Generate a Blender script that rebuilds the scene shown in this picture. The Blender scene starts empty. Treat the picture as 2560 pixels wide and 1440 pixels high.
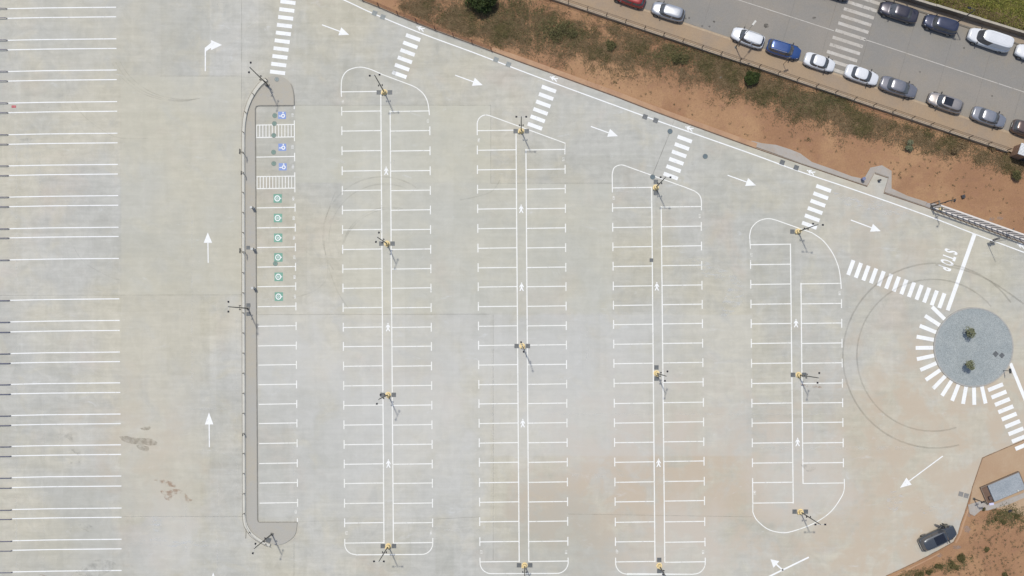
import bpy, bmesh, math, random
from mathutils import Vector, Matrix
import numpy as np

R = math.radians
S = 0.05                 # metres of ground per photo pixel
NX, NY = 1300.0, 830.0   # the spot straight under the camera (photo pixels)
HCAM = 126.5
scene = bpy.context.scene
COL = scene.collection

# ------------------------------------------------------------------ camera
cd = bpy.data.cameras.new('camera')
cam = bpy.data.objects.new('camera', cd); COL.objects.link(cam)
cam.location = ((NX-1280)*S, (720-NY)*S, HCAM)
cam.rotation_euler = (0, 0, 0)
cd.sensor_width = 36.0
cd.lens = 36.0*HCAM/(2560*S)
cd.shift_x = -(NX-1280)/2560.0
cd.shift_y = (NY-720)/2560.0
cd.clip_start = 1.0; cd.clip_end = 2000.0
scene.camera = cam

# ------------------------------------------------------------------ light
# shadows fall to the lower right: (dx, dy) photo = (.41, .91)
SUN_EL = R(71.5)
sdir = Vector((0.41, -0.91, 0)).normalized()          # horizontal travel of the light
world = bpy.data.worlds.new('World'); scene.world = world
world.use_nodes = True
wn = world.node_tree.nodes; wl = world.node_tree.links
bg = wn.get('Background') or wn.new('ShaderNodeBackground')
sky = wn.new('ShaderNodeTexSky'); sky.sky_type = 'NISHITA'
sky.sun_disc = False
sky.sun_elevation = SUN_EL
sky.sun_rotation = math.atan2(-sdir.x, -sdir.y)
sky.dust_density = 2.0
wl.new(sky.outputs[0], bg.inputs[0]); bg.inputs[1].default_value = 0.148
sl = bpy.data.lights.new('sun', 'SUN'); sl.energy = 3.3; sl.angle = R(1.6); sl.color = (1.0, 0.96, 0.885)
sun = bpy.data.objects.new('sun', sl); COL.objects.link(sun)
d = Vector((sdir.x*math.cos(SUN_EL), sdir.y*math.cos(SUN_EL), -math.sin(SUN_EL)))
sun.rotation_euler = d.to_track_quat('-Z', 'Y').to_euler()
sun.location = (0, 0, 60)
scene.view_settings.view_transform = 'Standard'
scene.view_settings.look = 'None'
scene.view_settings.exposure = -0.18
scene.view_settings.gamma = 1.0

# ------------------------------------------------------------------ helpers
def W(px, py, z=0.0):
    """photo pixel -> world point at height z"""
    f = (HCAM - z)/HCAM
    x = NX + (px-NX)*f; y = NY + (py-NY)*f
    return Vector(((x-1280)*S, (720-y)*S, z))

def lin(c):
    c /= 255.0
    return c/12.92 if c <= 0.04045 else ((c+0.055)/1.055)**2.4
def C3(r, g, b, k=0.8):
    return (lin(r)*k, lin(g)*k, lin(b)*k, 1.0)

class NT:
    def __init__(self, m):
        self.t = m.node_tree; self.n = self.t.nodes; self.l = self.t.links
    def new(self, ty, **kw):
        n = self.n.new(ty)
        for k, v in kw.items(): setattr(n, k, v)
        return n
    def link(self, a, b): self.l.new(a, b)
    def math(self, op, a, b=None, clamp=False):
        n = self.new('ShaderNodeMath', operation=op, use_clamp=clamp)
        for i, v in enumerate((a, b)):
            if v is None: continue
            if isinstance(v, (int, float)): n.inputs[i].default_value = v
            else: self.link(v, n.inputs[i])
        return n.outputs[0]
    def mix(self, fac, a, b, blend='MIX'):
        n = self.new('ShaderNodeMix', data_type='RGBA', blend_type=blend)
        for s, v in ((n.inputs[0], fac), (n.inputs[6], a), (n.inputs[7], b)):
            if isinstance(v, (int, float)): s.default_value = v
            elif isinstance(v, tuple): s.default_value = v
            else: self.link(v, s)
        return n.outputs[2]
    def ramp(self, fac, lo, hi, a=0.0, b=1.0):
        n = self.new('ShaderNodeMapRange'); n.interpolation_type = 'SMOOTHSTEP'
        self.link(fac, n.inputs[0])
        n.inputs[1].default_value = lo; n.inputs[2].default_value = hi
        n.inputs[3].default_value = a; n.inputs[4].default_value = b
        return n.outputs[0]
    def pos(self):
        return self.new('ShaderNodeNewGeometry').outputs['Position']
    def noise(self, vec, scale, detail=3.0, rough=0.55, stretch=None, off=(0, 0, 0), dist=0.0):
        mp = self.new('ShaderNodeMapping'); self.link(vec, mp.inputs[0])
        mp.inputs['Location'].default_value = off
        if stretch: mp.inputs['Scale'].default_value = stretch
        n = self.new('ShaderNodeTexNoise'); self.link(mp.outputs[0], n.inputs['Vector'])
        n.inputs['Scale'].default_value = scale; n.inputs['Detail'].default_value = detail
        n.inputs['Roughness'].default_value = rough; n.inputs['Distortion'].default_value = dist
        return n.outputs['Fac']

MATS = {}
def base_mat(name, color, rough=0.6, metal=0.0, coat=0.0, spec=0.5, var=0.0, vscale=3.0, bump=0.0, bscale=30.0):
    if name in MATS: return MATS[name]
    m = bpy.data.materials.new(name); m.use_nodes = True; MATS[name] = m
    t = NT(m); b = t.n['Principled BSDF']
    b.inputs['Base Color'].default_value = color
    b.inputs['Roughness'].default_value = rough
    b.inputs['Metallic'].default_value = metal
    b.inputs['Coat Weight'].default_value = coat
    b.inputs['Coat Roughness'].default_value = 0.08
    b.inputs['Specular IOR Level'].default_value = spec
    tc = t.new('ShaderNodeTexCoord').outputs['Object']
    nz = t.noise(tc, vscale, 4.0, 0.6)
    dark = tuple(c*(1-var) for c in color[:3])+(1,)
    lite = tuple(min(1, c*(1+var)) for c in color[:3])+(1,)
    t.link(t.mix(t.ramp(nz, 0.3, 0.7), dark, lite), b.inputs['Base Color'])
    if bump:
        bp = t.new('ShaderNodeBump'); bp.inputs['Strength'].default_value = bump; bp.inputs['Distance'].default_value = 0.02
        t.link(t.noise(tc, bscale, 4.0, 0.6), bp.inputs['Height']); t.link(bp.outputs[0], b.inputs['Normal'])
    return m

def trans_mat(name, color, alpha, nscale=1.5, lo=0.35, hi=0.65, stretch=None, amin=0.35):
    """thin worn mark on a surface: patchy film, the ground shows through"""
    m = bpy.data.materials.new(name); m.use_nodes = True
    t = NT(m); b = t.n['Principled BSDF']
    b.inputs['Base Color'].default_value = color; b.inputs['Roughness'].default_value = 0.9
    b.inputs['Specular IOR Level'].default_value = 0.1
    nz = t.noise(t.pos(), nscale, 5.0, 0.65, stretch=stretch)
    t.link(t.ramp(nz, lo, hi, alpha*amin, alpha), b.inputs['Alpha'])
    return m

def mesh_obj(name, verts, faces, mat, parent=None, smooth=False):
    me = bpy.data.meshes.new(name)
    me.from_pydata([tuple(v) for v in verts], [], [tuple(f) for f in faces]); me.update()
    if mat: me.materials.append(mat)
    if smooth:
        for p in me.polygons: p.use_smooth = True
    o = bpy.data.objects.new(name, me); COL.objects.link(o)
    if parent: o.parent = parent
    return o

class MB:
    def __init__(s): s.v = []; s.f = []
    def add(s, vs, fs):
        n = len(s.v); s.v += [Vector(v) for v in vs]; s.f += [tuple(i+n for i in f) for f in fs]
    def box(s, c, size, rot=0.0, M=None):
        sx, sy, sz = size[0]/2, size[1]/2, size[2]/2
        vs = [Vector((x, y, z)) for z in (-sz, sz) for x, y in ((-sx, -sy), (sx, -sy), (sx, sy), (-sx, sy))]
        m = M if M is not None else Matrix.Rotation(rot, 4, 'Z')
        s.add([m @ v + Vector(c) for v in vs], [(3, 2, 1, 0), (4, 5, 6, 7), (0, 1, 5, 4), (1, 2, 6, 5), (2, 3, 7, 6), (3, 0, 4, 7)])
    def tube(s, pts, r, n=8, r2=None):
        pts = [Vector(p) for p in pts]; rings = []
        for i, p in enumerate(pts):
            a = pts[max(i-1, 0)]; b = pts[min(i+1, len(pts)-1)]
            t = (b-a).normalized()
            up = Vector((0, 0, 1)) if abs(t.z) < 0.9 else Vector((1, 0, 0))
            u = t.cross(up).normalized(); w = t.cross(u).normalized()
            rr = r if r2 is None else r + (r2-r)*i/(len(pts)-1)
            rings.append([p + (u*math.cos(2*math.pi*k/n)+w*math.sin(2*math.pi*k/n))*rr for k in range(n)])
        vs = [v for q in rings for v in q]; fs = []
        for i in range(len(pts)-1):
            for k in range(n):
                k2 = (k+1) % n
                fs.append((i*n+k, i*n+k2, (i+1)*n+k2, (i+1)*n+k))
        fs.append(tuple(range(n-1, -1, -1))); fs.append(tuple((len(pts)-1)*n+k for k in range(n)))
        s.add(vs, fs)
    def disc(s, c, r, z0, z1, n=32, r1=None):
        r1 = r if r1 is None else r1
        vs = [(c[0]+r*math.cos(2*math.pi*k/n), c[1]+r*math.sin(2*math.pi*k/n), z0) for k in range(n)]
        vs += [(c[0]+r1*math.cos(2*math.pi*k/n), c[1]+r1*math.sin(2*math.pi*k/n), z1) for k in range(n)]
        fs = [tuple(range(n-1, -1, -1)), tuple(range(n, 2*n))]+[(k, (k+1) % n, n+(k+1) % n, n+k) for k in range(n)]
        s.add(vs, fs)
    def strip(s, pts, w, z):
        """flat ribbon along world points"""
        pts = [Vector((p[0], p[1], 0)) for p in pts]; vs = []
        for i, p in enumerate(pts):
            a = pts[max(i-1, 0)]; b = pts[min(i+1, len(pts)-1)]
            t = (b-a).normalized(); nrm = Vector((-t.y, t.x, 0))
            if 0 < i < len(pts)-1:
                t1 = (p-a).normalized(); c = max(0.5, nrm.dot(Vector((-t1.y, t1.x, 0))))
            else: c = 1
            vs += [(p.x+nrm.x*w/2/c, p.y+nrm.y*w/2/c, z), (p.x-nrm.x*w/2/c, p.y-nrm.y*w/2/c, z)]
        s.add(vs, [(2*i+1, 2*i+3, 2*i+2, 2*i) for i in range(len(pts)-1)])
    def poly(s, pts, z):
        s.add([(p[0], p[1], z) for p in pts], [tuple(range(len(pts)))])
    def build(s, name, mat, parent=None, smooth=False, off=None):
        vs = s.v if off is None else [v-Vector(off) for v in s.v]
        o = mesh_obj(name, vs, s.f, mat, parent, smooth)
        bm = bmesh.new(); bm.from_mesh(o.data); bmesh.ops.recalc_face_normals(bm, faces=bm.faces)
        bm.to_mesh(o.data); bm.free()
        return o

def flatmesh(mb, name, mat, parent=None):
    """flat sheets: make all faces look up"""
    o = mesh_obj(name, mb.v, mb.f, mat, parent)
    bm = bmesh.new(); bm.from_mesh(o.data)
    for f in bm.faces:
        f.normal_update()
        if f.normal.z < 0: f.normal_flip()
    bm.to_mesh(o.data); bm.free()
    return o

def tag(o, label=None, cat=None, group=None, kind=None):
    if label: o['label'] = label
    if cat: o['category'] = cat
    if group: o['group'] = group
    if kind: o['kind'] = kind
    return o
def empty(name, loc, rz=0.0):
    o = bpy.data.objects.new(name, None); COL.objects.link(o)
    o.location = loc; o.rotation_euler = (0, 0, rz); o.empty_display_size = 0.3
    return o
def kids(o): return [c for c in bpy.data.objects if c.parent == o]
def copy_tree(o, parent=None):
    c = o.copy(); COL.objects.link(c); c.parent = parent
    for ch in kids(o): copy_tree(ch, c)
    return c
def curve_pts(pts, n=8):
    """Catmull-Rom through photo pixels"""
    P = [Vector(p) for p in pts]; out = []
    for i in range(len(P)-1):
        a = P[max(i-1, 0)]; b = P[i]; c = P[i+1]; e = P[min(i+2, len(P)-1)]
        for k in range(n):
            t = k/n
            out.append(0.5*((2*b)+(c-a)*t+(2*a-5*b+4*c-e)*t*t+(3*b-a-3*c+e)*t**3))
    out.append(P[-1]); return out
ORD = ['first', 'second', 'third', 'fourth', 'fifth', 'sixth', 'seventh', 'eighth', 'ninth', 'tenth', 'eleventh', 'twelfth',
       'thirteenth', 'fourteenth', 'fifteenth', 'sixteenth', 'seventeenth', 'eighteenth', 'nineteenth', 'twentieth']
ORD += ['twenty-'+o for o in ORD[:9]]+['thirtieth']+['thirty-'+o for o in ORD[:9]]

# ------------------------------------------------------------------ ground materials
def pxy(px, py): return ((px-1280)*S, (720-py)*S)

def concrete_material(name, A, B, Cc, dirtiness=True, dark=1.0):
    m = bpy.data.materials.new(name); m.use_nodes = True; t = NT(m); b = t.n['Principled BSDF']
    p = t.pos()
    sx = t.new('ShaderNodeSeparateXYZ'); t.link(p, sx.inputs[0]); X, Y = sx.outputs[0], sx.outputs[1]
    wob = t.noise(p, 0.22, 5.0, 0.6, dist=0.6)
    big = t.noise(p, 0.055, 4.0, 0.55, off=(3, 9, 0), dist=0.3)
    col = t.mix(t.ramp(big, 0.40, 0.62), A, B)
    med = t.noise(p, 0.16, 6.0, 0.62, off=(31, 2, 0), dist=1.0)
    col = t.mix(t.math('MULTIPLY', t.ramp(med, 0.50, 0.72), 0.75), col, A)
    col = t.mix(t.math('MULTIPLY', t.ramp(wob, 0.50, 0.70), 0.65), col, B)
    pk = t.noise(p, 0.11, 5.0, 0.6, off=(60, 61, 0), dist=0.5)
    col = t.mix(t.math('MULTIPLY', t.ramp(pk, 0.54, 0.72), 0.5), col, C3(198, 187, 174))
    dk = t.noise(p, 0.19, 6.0, 0.65, off=(160, 11, 0), dist=0.6)
    col = t.mix(t.math('MULTIPLY', t.ramp(dk, 0.55, 0.72), 0.5), col, C3(178, 178, 172))
    # slabs poured on different days differ slightly in tone
    for (w, h, o, lo, hi) in ((6.1, 9.8, (1.2, 3.0, 0), 0.965, 1.035), (3.05, 4.9, (0.4, 1.1, 0), 0.975, 1.022), (22.0, 31.0, (5.0, 9.0, 0), 0.98, 1.02)):
        br = t.new('ShaderNodeTexBrick'); br.offset = 0.0; br.inputs['Scale'].default_value = 1.0
        mp = t.new('ShaderNodeMapping'); t.link(p, mp.inputs[0]); mp.inputs['Location'].default_value = o
        t.link(mp.outputs[0], br.inputs['Vector'])
        br.inputs['Brick Width'].default_value = w; br.inputs['Row Height'].default_value = h
        br.inputs['Mortar Size'].default_value = 0.0
        br.inputs['Color1'].default_value = (lo, lo, lo*0.99, 1); br.inputs['Color2'].default_value = (hi, hi, hi*1.005, 1)
        col = t.mix(1.0, col, br.outputs['Color'], 'MULTIPLY')
    # trowel and brush streaks, fine grain
    st = t.noise(p, 1.0, 5.0, 0.7, stretch=(0.18, 1.6, 1), off=(0, 5, 0))
    col = t.mix(1.0, col, t.mix(t.ramp(st, 0.3, 0.72), (0.935, 0.935, 0.925, 1), (1.045, 1.045, 1.035, 1)), 'MULTIPLY')
    sv = t.noise(p, 1.0, 4.0, 0.7, stretch=(0.9, 0.09, 1), off=(8, 5, 0))
    col = t.mix(1.0, col, t.mix(t.ramp(sv, 0.35, 0.7), (0.975, 0.975, 0.975, 1), (1.025, 1.025, 1.03, 1)), 'MULTIPLY')
    cl = t.noise(p, 0.7, 6.0, 0.68, off=(4, 40, 0), dist=0.8)
    col = t.mix(1.0, col, t.mix(t.ramp(cl, 0.3, 0.7), (0.925, 0.925, 0.92, 1), (1.045, 1.045, 1.045, 1)), 'MULTIPLY')
    gr = t.noise(p, 9.0, 5.0, 0.75)
    col = t.mix(1.0, col, t.mix(t.ramp(gr, 0.3, 0.7), (0.965, 0.965, 0.965, 1), (1.03, 1.03, 1.03, 1)), 'MULTIPLY')
    spn = t.noise(p, 1.7, 2.0, 0.5, off=(70, 0, 0))
    col = t.mix(t.math('MULTIPLY', t.ramp(spn, 0.735, 0.79), 0.35), col, C3(150, 148, 140))
    if dirtiness:
        def blob(px, py, r, soft=0.8):
            cx, cy = pxy(px, py)
            dx = t.math('SUBTRACT', X, cx); dy = t.math('SUBTRACT', Y, cy)
            dd = t.math('SQRT', t.math('ADD', t.math('MULTIPLY', dx, dx), t.math('MULTIPLY', dy, dy)))
            dd = t.math('ADD', dd, t.math('MULTIPLY', t.math('SUBTRACT', wob, 0.5), r*S*2.2))
            return t.ramp(dd, r*S*(1-soft), r*S*(1+soft*0.4), 1.0, 0.0)
        def box(x0, y0, x1, y1, soft=0.15):
            a = pxy(x0, y1); c = pxy(x1, y0)
            mx = t.math('MULTIPLY', t.ramp(X, a[0]-soft, a[0]+soft), t.ramp(X, c[0]-soft, c[0]+soft, 1, 0))
            my = t.math('MULTIPLY', t.ramp(Y, a[1]-soft, a[1]+soft), t.ramp(Y, c[1]-soft, c[1]+soft, 1, 0))
            return t.math('MULTIPLY', mx, my)
        tan = t.noise(p, 0.30, 5.0, 0.65, off=(14, 22, 0), dist=0.35)
        tanm = t.ramp(tan, 0.38, 0.62, 0.15, 1.0)
        # soil dust carried onto the slabs
        for (px, py, r, k) in ((2330, 1230, 420, 0.68), (1540, 1215, 210, .85), (1500, 1190, 110, 0.7), (1750, 1190, 190, 0.7), (1780, 1260, 160, .8), (1640, 1260, 120, .7), (2260, 1010, 150, .6), (1340, 1240, 90, .7), (2050, 1230, 260, 0.5),
                               (2200, 540, 190, 0.45), (1650, 1215, 270, .75), (1440, 1260, 120, .7), (2420, 1000, 200, .5), (1340, 1290, 110, 0.6), (2500, 1050, 160, 0.9), (2150, 1420, 260, 0.5),
                               (340, 1080, 160, 0.45), (430, 1230, 150, 0.4), (2330, 1350, 200, 0.7)):
            col = t.mix(t.math('MULTIPLY', t.math('MULTIPLY', blob(px, py, r), tanm), k), col, Cc)
        for (px, py, r, k) in ((700, 880, 160, 0.35), (1000, 1000, 240, 0.4), (1700, 1380, 170, 0.35), (2000, 1190, 150, 0.4), (1420, 980, 260, 0.4), (430, 1340, 120, 0.45)):
            col = t.mix(t.math('MULTIPLY', blob(px, py, r), k), col, C3(205, 204, 199))
        for (px, py, r, k) in ((200, 1340, 160, 0.35), (1400, 1340, 150, 0.5), (330, 60, 220, 0.3), (1110, 560, 120, .2)):
            col = t.mix(t.math('MULTIPLY', blob(px, py, r), k), col, C3(176, 175, 164))
        # pours
        col = t.mix(t.math('MULTIPLY', box(738, 263, 1226, 457), 0.45), col, C3(199, 197, 180))
        col = t.mix(t.math('MULTIPLY', box(856, 458, 1530, 783), 0.35), col, C3(199, 198, 184))
        col = t.mix(t.math('MULTIPLY', box(604, 787, 1226, 1292), 0.22), col, C3(202, 202, 197))
        col = t.mix(t.math('MULTIPLY', box(303, 190, 603, 737), 0.4), col, C3(197, 194, 178))
        col = t.mix(t.math('MULTIPLY', box(303, 738, 500, 1292), 0.35), col, C3(196, 192, 178))
        col = t.mix(t.math('MULTIPLY', box(1234, 787, 1880, 1140), 0.25), col, C3(203, 203, 199))
    # white lime bloom in thin blotches
    bl = t.noise(p, 0.5, 7.0, 0.72, off=(90, 12, 0), stretch=(0.6, 1.5, 1), dist=0.7)
    col = t.mix(t.math('MULTIPLY', t.ramp(bl, 0.60, 0.74), 0.42), col, C3(216, 218, 217))
    if dark != 1.0:
        col = t.mix(1.0, col, (dark, dark, dark, 1), 'MULTIPLY')
    t.link(col, b.inputs['Base Color'])
    b.inputs['Roughness'].default_value = 0.85; b.inputs['Specular IOR Level'].default_value = 0.15
    bp = t.new('ShaderNodeBump'); bp.inputs['Strength'].default_value = 0.25; bp.inputs['Distance'].default_value = 0.01
    t.link(gr, bp.inputs['Height']); t.link(bp.outputs[0], b.inputs['Normal'])
    return m

M_CONC = concrete_material('yard_concrete', C3(191, 190, 183), C3(199, 194, 178), C3(195, 181, 161))

def dirt_material():
    m = bpy.data.materials.new('red_dirt'); m.use_nodes = True; t = NT(m); b = t.n['Principled BSDF']
    p = t.pos()
    a = t.noise(p, 0.12, 5.0, 0.6, dist=0.4); c = t.noise(p, 1.1, 6.0, 0.7, off=(5, 5, 0)); g = t.noise(p, 7.0, 5.0, 0.8)
    col = t.mix(t.ramp(a, 0.36, 0.64), C3(160, 123, 94), C3(178, 142, 108))
    col = t.mix(t.math('MULTIPLY', t.ramp(c, 0.45, 0.75), 0.5), col, C3(160, 121, 100))
    col = t.mix(1.0, col, t.mix(t.ramp(g, 0.3, 0.7), (0.86, 0.86, 0.86, 1), (1.1, 1.1, 1.08, 1)), 'MULTIPLY')
    d2 = t.noise(p, 0.45, 4.0, 0.6, off=(50, 0, 0), stretch=(0.5, 1, 1))
    col = t.mix(t.math('MULTIPLY', t.ramp(d2, 0.5, 0.7), 0.35), col, C3(146, 112, 88))
    # pebbles and clods
    vo = t.new('ShaderNodeTexVoronoi'); vo.inputs['Scale'].default_value = 2.4; t.link(p, vo.inputs['Vector'])
    pick = t.new('ShaderNodeSeparateColor'); t.link(vo.outputs['Color'], pick.inputs[0])
    dm = t.math('MULTIPLY', t.ramp(vo.outputs['Distance'], 0.10, 0.2, 1, 0), t.ramp(pick.outputs[0], 0.72, 0.75))
    col = t.mix(t.math('MULTIPLY', dm, 0.45), col, C3(112, 84, 62))
    t.link(col, b.inputs['Base Color']); b.inputs['Roughness'].default_value = 0.95; b.inputs['Specular IOR Level'].default_value = 0.1
    bp = t.new('ShaderNodeBump'); bp.inputs['Strength'].default_value = 0.6; bp.inputs['Distance'].default_value = 0.06
    t.link(t.math('ADD', c, t.math('MULTIPLY', g, 0.4)), bp.inputs['Height']); t.link(bp.outputs[0], b.inputs['Normal'])
    return m
M_DIRT = dirt_material()

def simple_ground(name, A, B, Cc, s1=0.25, s2=1.5, grain=8.0, ga=0.92, bump=0.3, wear=0.0):
    m = bpy.data.materials.new(name); m.use_nodes = True; t = NT(m); b = t.n['Principled BSDF']
    p = t.pos()
    col = t.mix(t.ramp(t.noise(p, s1, 5.0, 0.6, dist=0.5), 0.38, 0.64), A, B)
    col = t.mix(t.math('MULTIPLY', t.ramp(t.noise(p, s2, 5.0, 0.7, off=(9, 3, 0)), 0.45, 0.75), 0.5), col, Cc)
    g = t.noise(p, grain, 5.0, 0.75)
    col = t.mix(1.0, col, t.mix(t.ramp(g, 0.3, 0.7), (ga, ga, ga, 1), (2-ga, 2-ga, 2-ga, 1)), 'MULTIPLY')
    t.link(col, b.inputs['Base Color']); b.inputs['Roughness'].default_value = 0.88; b.inputs['Specular IOR Level'].default_value = 0.15
    bp = t.new('ShaderNodeBump'); bp.inputs['Strength'].default_value = bump; bp.inputs['Distance'].default_value = 0.02
    t.link(g, bp.inputs['Height']); t.link(bp.outputs[0], b.inputs['Normal'])
    if wear: t.link(t.ramp(t.noise(p, 2.2, 6.0, 0.72, off=(33, 0, 0)), 0.28, 0.46, 1.0-wear, 1.0), b.inputs['Alpha'])
    return m
M_ROAD = simple_ground('grey_road', C3(144, 141, 135), C3(152, 146, 137), C3(155, 146, 131), 0.12, 0.5)
M_PAVE = simple_ground('dusty_pavement', C3(168, 147, 122), C3(160, 143, 124), C3(176, 150, 120), 0.2, 0.9)
M_PAVE2 = simple_ground('upper_pavement', C3(164, 150, 132), C3(158, 149, 135), C3(172, 150, 128), 0.2, 0.9)
M_ISL = simple_ground('island_paving', C3(178, 175, 166), C3(182, 176, 162), C3(174, 174, 171), 0.15, 1.2, ga=0.965)
M_SAND = simple_ground('sandy_slab', C3(183, 158, 130), C3(178, 150, 122), C3(190, 168, 142), 0.2, 0.8, ga=0.96)
M_APRON = simple_ground('grey_concrete_apron', C3(176, 170, 162), C3(170, 162, 152), C3(178, 160, 140), 0.4, 1.4, ga=0.95)
M_TANKERB = simple_ground('tan_kerb', C3(186, 151, 120), C3(176, 140, 112), C3(192, 160, 130), 0.5, 1.8, ga=0.94)
M_GRASSBED = simple_ground('grass_soil', C3(80, 82, 48), C3(98, 92, 52), C3(70, 70, 44), 0.5, 1.6, ga=0.85)

M_WHITE = simple_ground('road_paint_white', C3(238, 239, 237, 0.86), C3(232, 233, 230, 0.86), C3(240, 240, 238, 0.86), 0.5, 3.0, 14.0, 0.985, 0.1, wear=.25)
M_CREAM = simple_ground('bay_paint_offwhite', C3(234, 234, 229, 0.86), C3(228, 228, 220, 0.86), C3(236, 236, 230, 0.86), 0.5, 3.0, 14.0, 0.97, 0.1, wear=.35)
M_OLDW = simple_ground('worn_road_paint', C3(200, 196, 188), C3(190, 184, 174), C3(176, 168, 156), 0.6, 2.2, 10.0, 0.93, 0.1, wear=.6)

# ------------------------------------------------------------------ the setting
ZG = -0.06
mb = MB(); mb.poly([(-400, -400), (400, -400), (400, 400), (-400, 400)], ZG)
ground = tag(flatmesh(mb, 'ground', M_DIRT), 'reddish bare dirt ground around the car park', kind='structure')

TOP_EDGE = [(560, -120), (760, -50), (906, 0), (946, 16), (994, 37), (1087, 74), (1180, 108), (1300, 153), (1386, 184), (1540, 240), (1620, 271),
            (1709, 304), (1859, 358.6), (2000, 407), (2169, 464.6)]
NICHE = [(2187, 432), (2221, 443), (2209.5, 481)]
TOP_EDGE2 = [(2313, 515.6), (2389, 544.5), (2560, 606), (2900, 728), (2900, 960), (2640, 1065), (2560, 1100), (2464, 1141), (2456, 1145), (2447, 1171), (2432, 1215), (2422, 1250),
             (2411, 1284), (2402, 1309), (2395, 1334), (2384, 1355), (2346, 1376), (2302, 1399), (2265, 1417), (2215, 1440), (2080, 1510), (1900, 1650)]
poly = [W(*p) for p in TOP_EDGE+NICHE+TOP_EDGE2] + [W(-900, 1650), W(-900, -120)]
top = MB(); top.poly(poly, 0.0)
n = len(poly)
top.add([(p[0], p[1], 0.0) for p in poly]+[(p[0], p[1], -0.4) for p in poly], [(i, (i+1) % n, n+(i+1) % n, n+i) for i in range(n)])
car_park = mesh_obj('car_park', top.v, top.f, M_CONC)
tag(car_park, 'pale concrete car park surface with painted bays', kind='structure')

ZM = 0.009
def part(mb_, name, mat, label=None, parent=car_park):
    o = flatmesh(mb_, name, mat, parent)
    if label: o['label'] = label
    return o

# -- lorry bays on the left
bus_y = [18, 42, 97, 121, 175, 199, 254, 278, 333, 357, 411, 435, 489, 513, 568, 591, 646, 747, 801, 826, 880, 904, 957, 981, 1035, 1059,
         1112, 1136, 1190, 1215, 1270, 1293, 1348, 1372, 1426]
mb = MB()
for y in bus_y:
    xl = 18+13.5*y/1440; xr = 290+14*min(1, y/1250)
    mb.strip([W(xl, y+3.7), W(xl+(xr-xl)*0.35, y+1.8), W(xr, y)], 0.125, ZM)
part(mb, 'bay_lines', M_WHITE, 'long paired white lines of the wide bays at the left edge')

def lerp(a, b, t): return a+(b-a)*t
def bay_block(label, ysL, ysR, xo1, xi1, xi2, xo2, extra_paths, tick_skipL=(), tick_skipR=(), y0=None, y1=None, inner_ext=None):
    """xo1.. = (x at y_top, x at y_bottom)"""
    ya = min(ysL+ysR); yb = max(ysL+ysR)
    f = lambda x, y: lerp(x[0], x[1], (y-ya)/(yb-ya))
    mb = MB()
    w = 0.125
    for y in ysL:
        mb.strip([W(f(xo1, y), y+0.8), W(f(xi1, y)-1.4, y-0.6)], w, ZM)
    for y in ysR:
        mb.strip([W(f(xi2, y)+1.4, y+0.7), W(f(xo2, y), y-0.7)], w, ZM)
    if ysL: mb.strip([W(f(xi1, min(ysL)), min(ysL)-2), W(f(xi1, max(ysL)), max(ysL)+1.5)], w*1.15, ZM+0.003)
    if ysR: mb.strip([W(f(xi2, min(ysR)), min(ysR)-2), W(f(xi2, max(ysR)), max(ysR)+1.5)], w*1.15, ZM+0.003)
    for i, y in enumerate(ysL):
        if i in tick_skipL: continue
        mb.strip([W(f(xo1, y), y-11), W(f(xo1, y), y+11)], w, ZM+0.003)
    for i, y in enumerate(ysR):
        if i in tick_skipR: continue
        mb.strip([W(f(xo2, y), y-11), W(f(xo2, y), y+11)], w, ZM+0.003)
    for pth in extra_paths:
        mb.strip([W(p.x, p.y) for p in pth], w, ZM+0.006)
    part(mb, 'bay_lines', M_CREAM, label)

def seq(a, step, n): return [a+step*i for i in range(n)]
def arc(cx, cy, r, a0, a1, n=10, ry=None):
    ry = r if ry is None else ry
    return [Vector((cx+r*math.cos(R(lerp(a0, a1, i/n))), cy-ry*math.sin(R(lerp(a0, a1, i/n))))) for i in range(n+1)]
V = lambda *a: Vector(a)

# column with charging and disabled bays
mb = MB()
xl = lambda y: 637+10*(y-263)/1043; xr = lambda y: 735.5+9*(y-263)/1043
for y in (312, 343, 392, 441, 471, 519, 569, 618, 667, 716, 766, 815, 864, 912, 961, 1010, 1058, 1108, 1158, 1207, 1257):
    mb.strip([W(xl(y)+2.5, y+0.8), W(xr(y), y-0.8)], 0.125, ZM)
for (a, b) in ((264, 273), (301, 353), (382, 403), (431, 481)):
    mb.strip([W(xr(a), a), W(xr(b), b)], 0.125, ZM+0.003)
for y in (519, 569, 618, 667, 716, 766, 815, 864, 912, 961, 1010, 1058, 1108, 1158, 1207, 1257):
    mb.strip([W(xr(y), y-10), W(xr(y), y+10)], 0.125, ZM+0.003)
mb.strip([W(743.5, 1295), W(743.7, 1305)], 0.125, ZM+0.003)
for (a, b) in ((312, 343), (441, 471)):
    for k in range(12):
        x = xl(a)+4+(xr(a)-xl(a)-4)*k/12.0
        mb.strip([W(x, a+1), W(x, b-1)], 0.10, ZM+0.003)
part(mb, 'bay_lines', M_CREAM, 'white bay lines and hatched access strips beside the raised kerb island')

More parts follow.
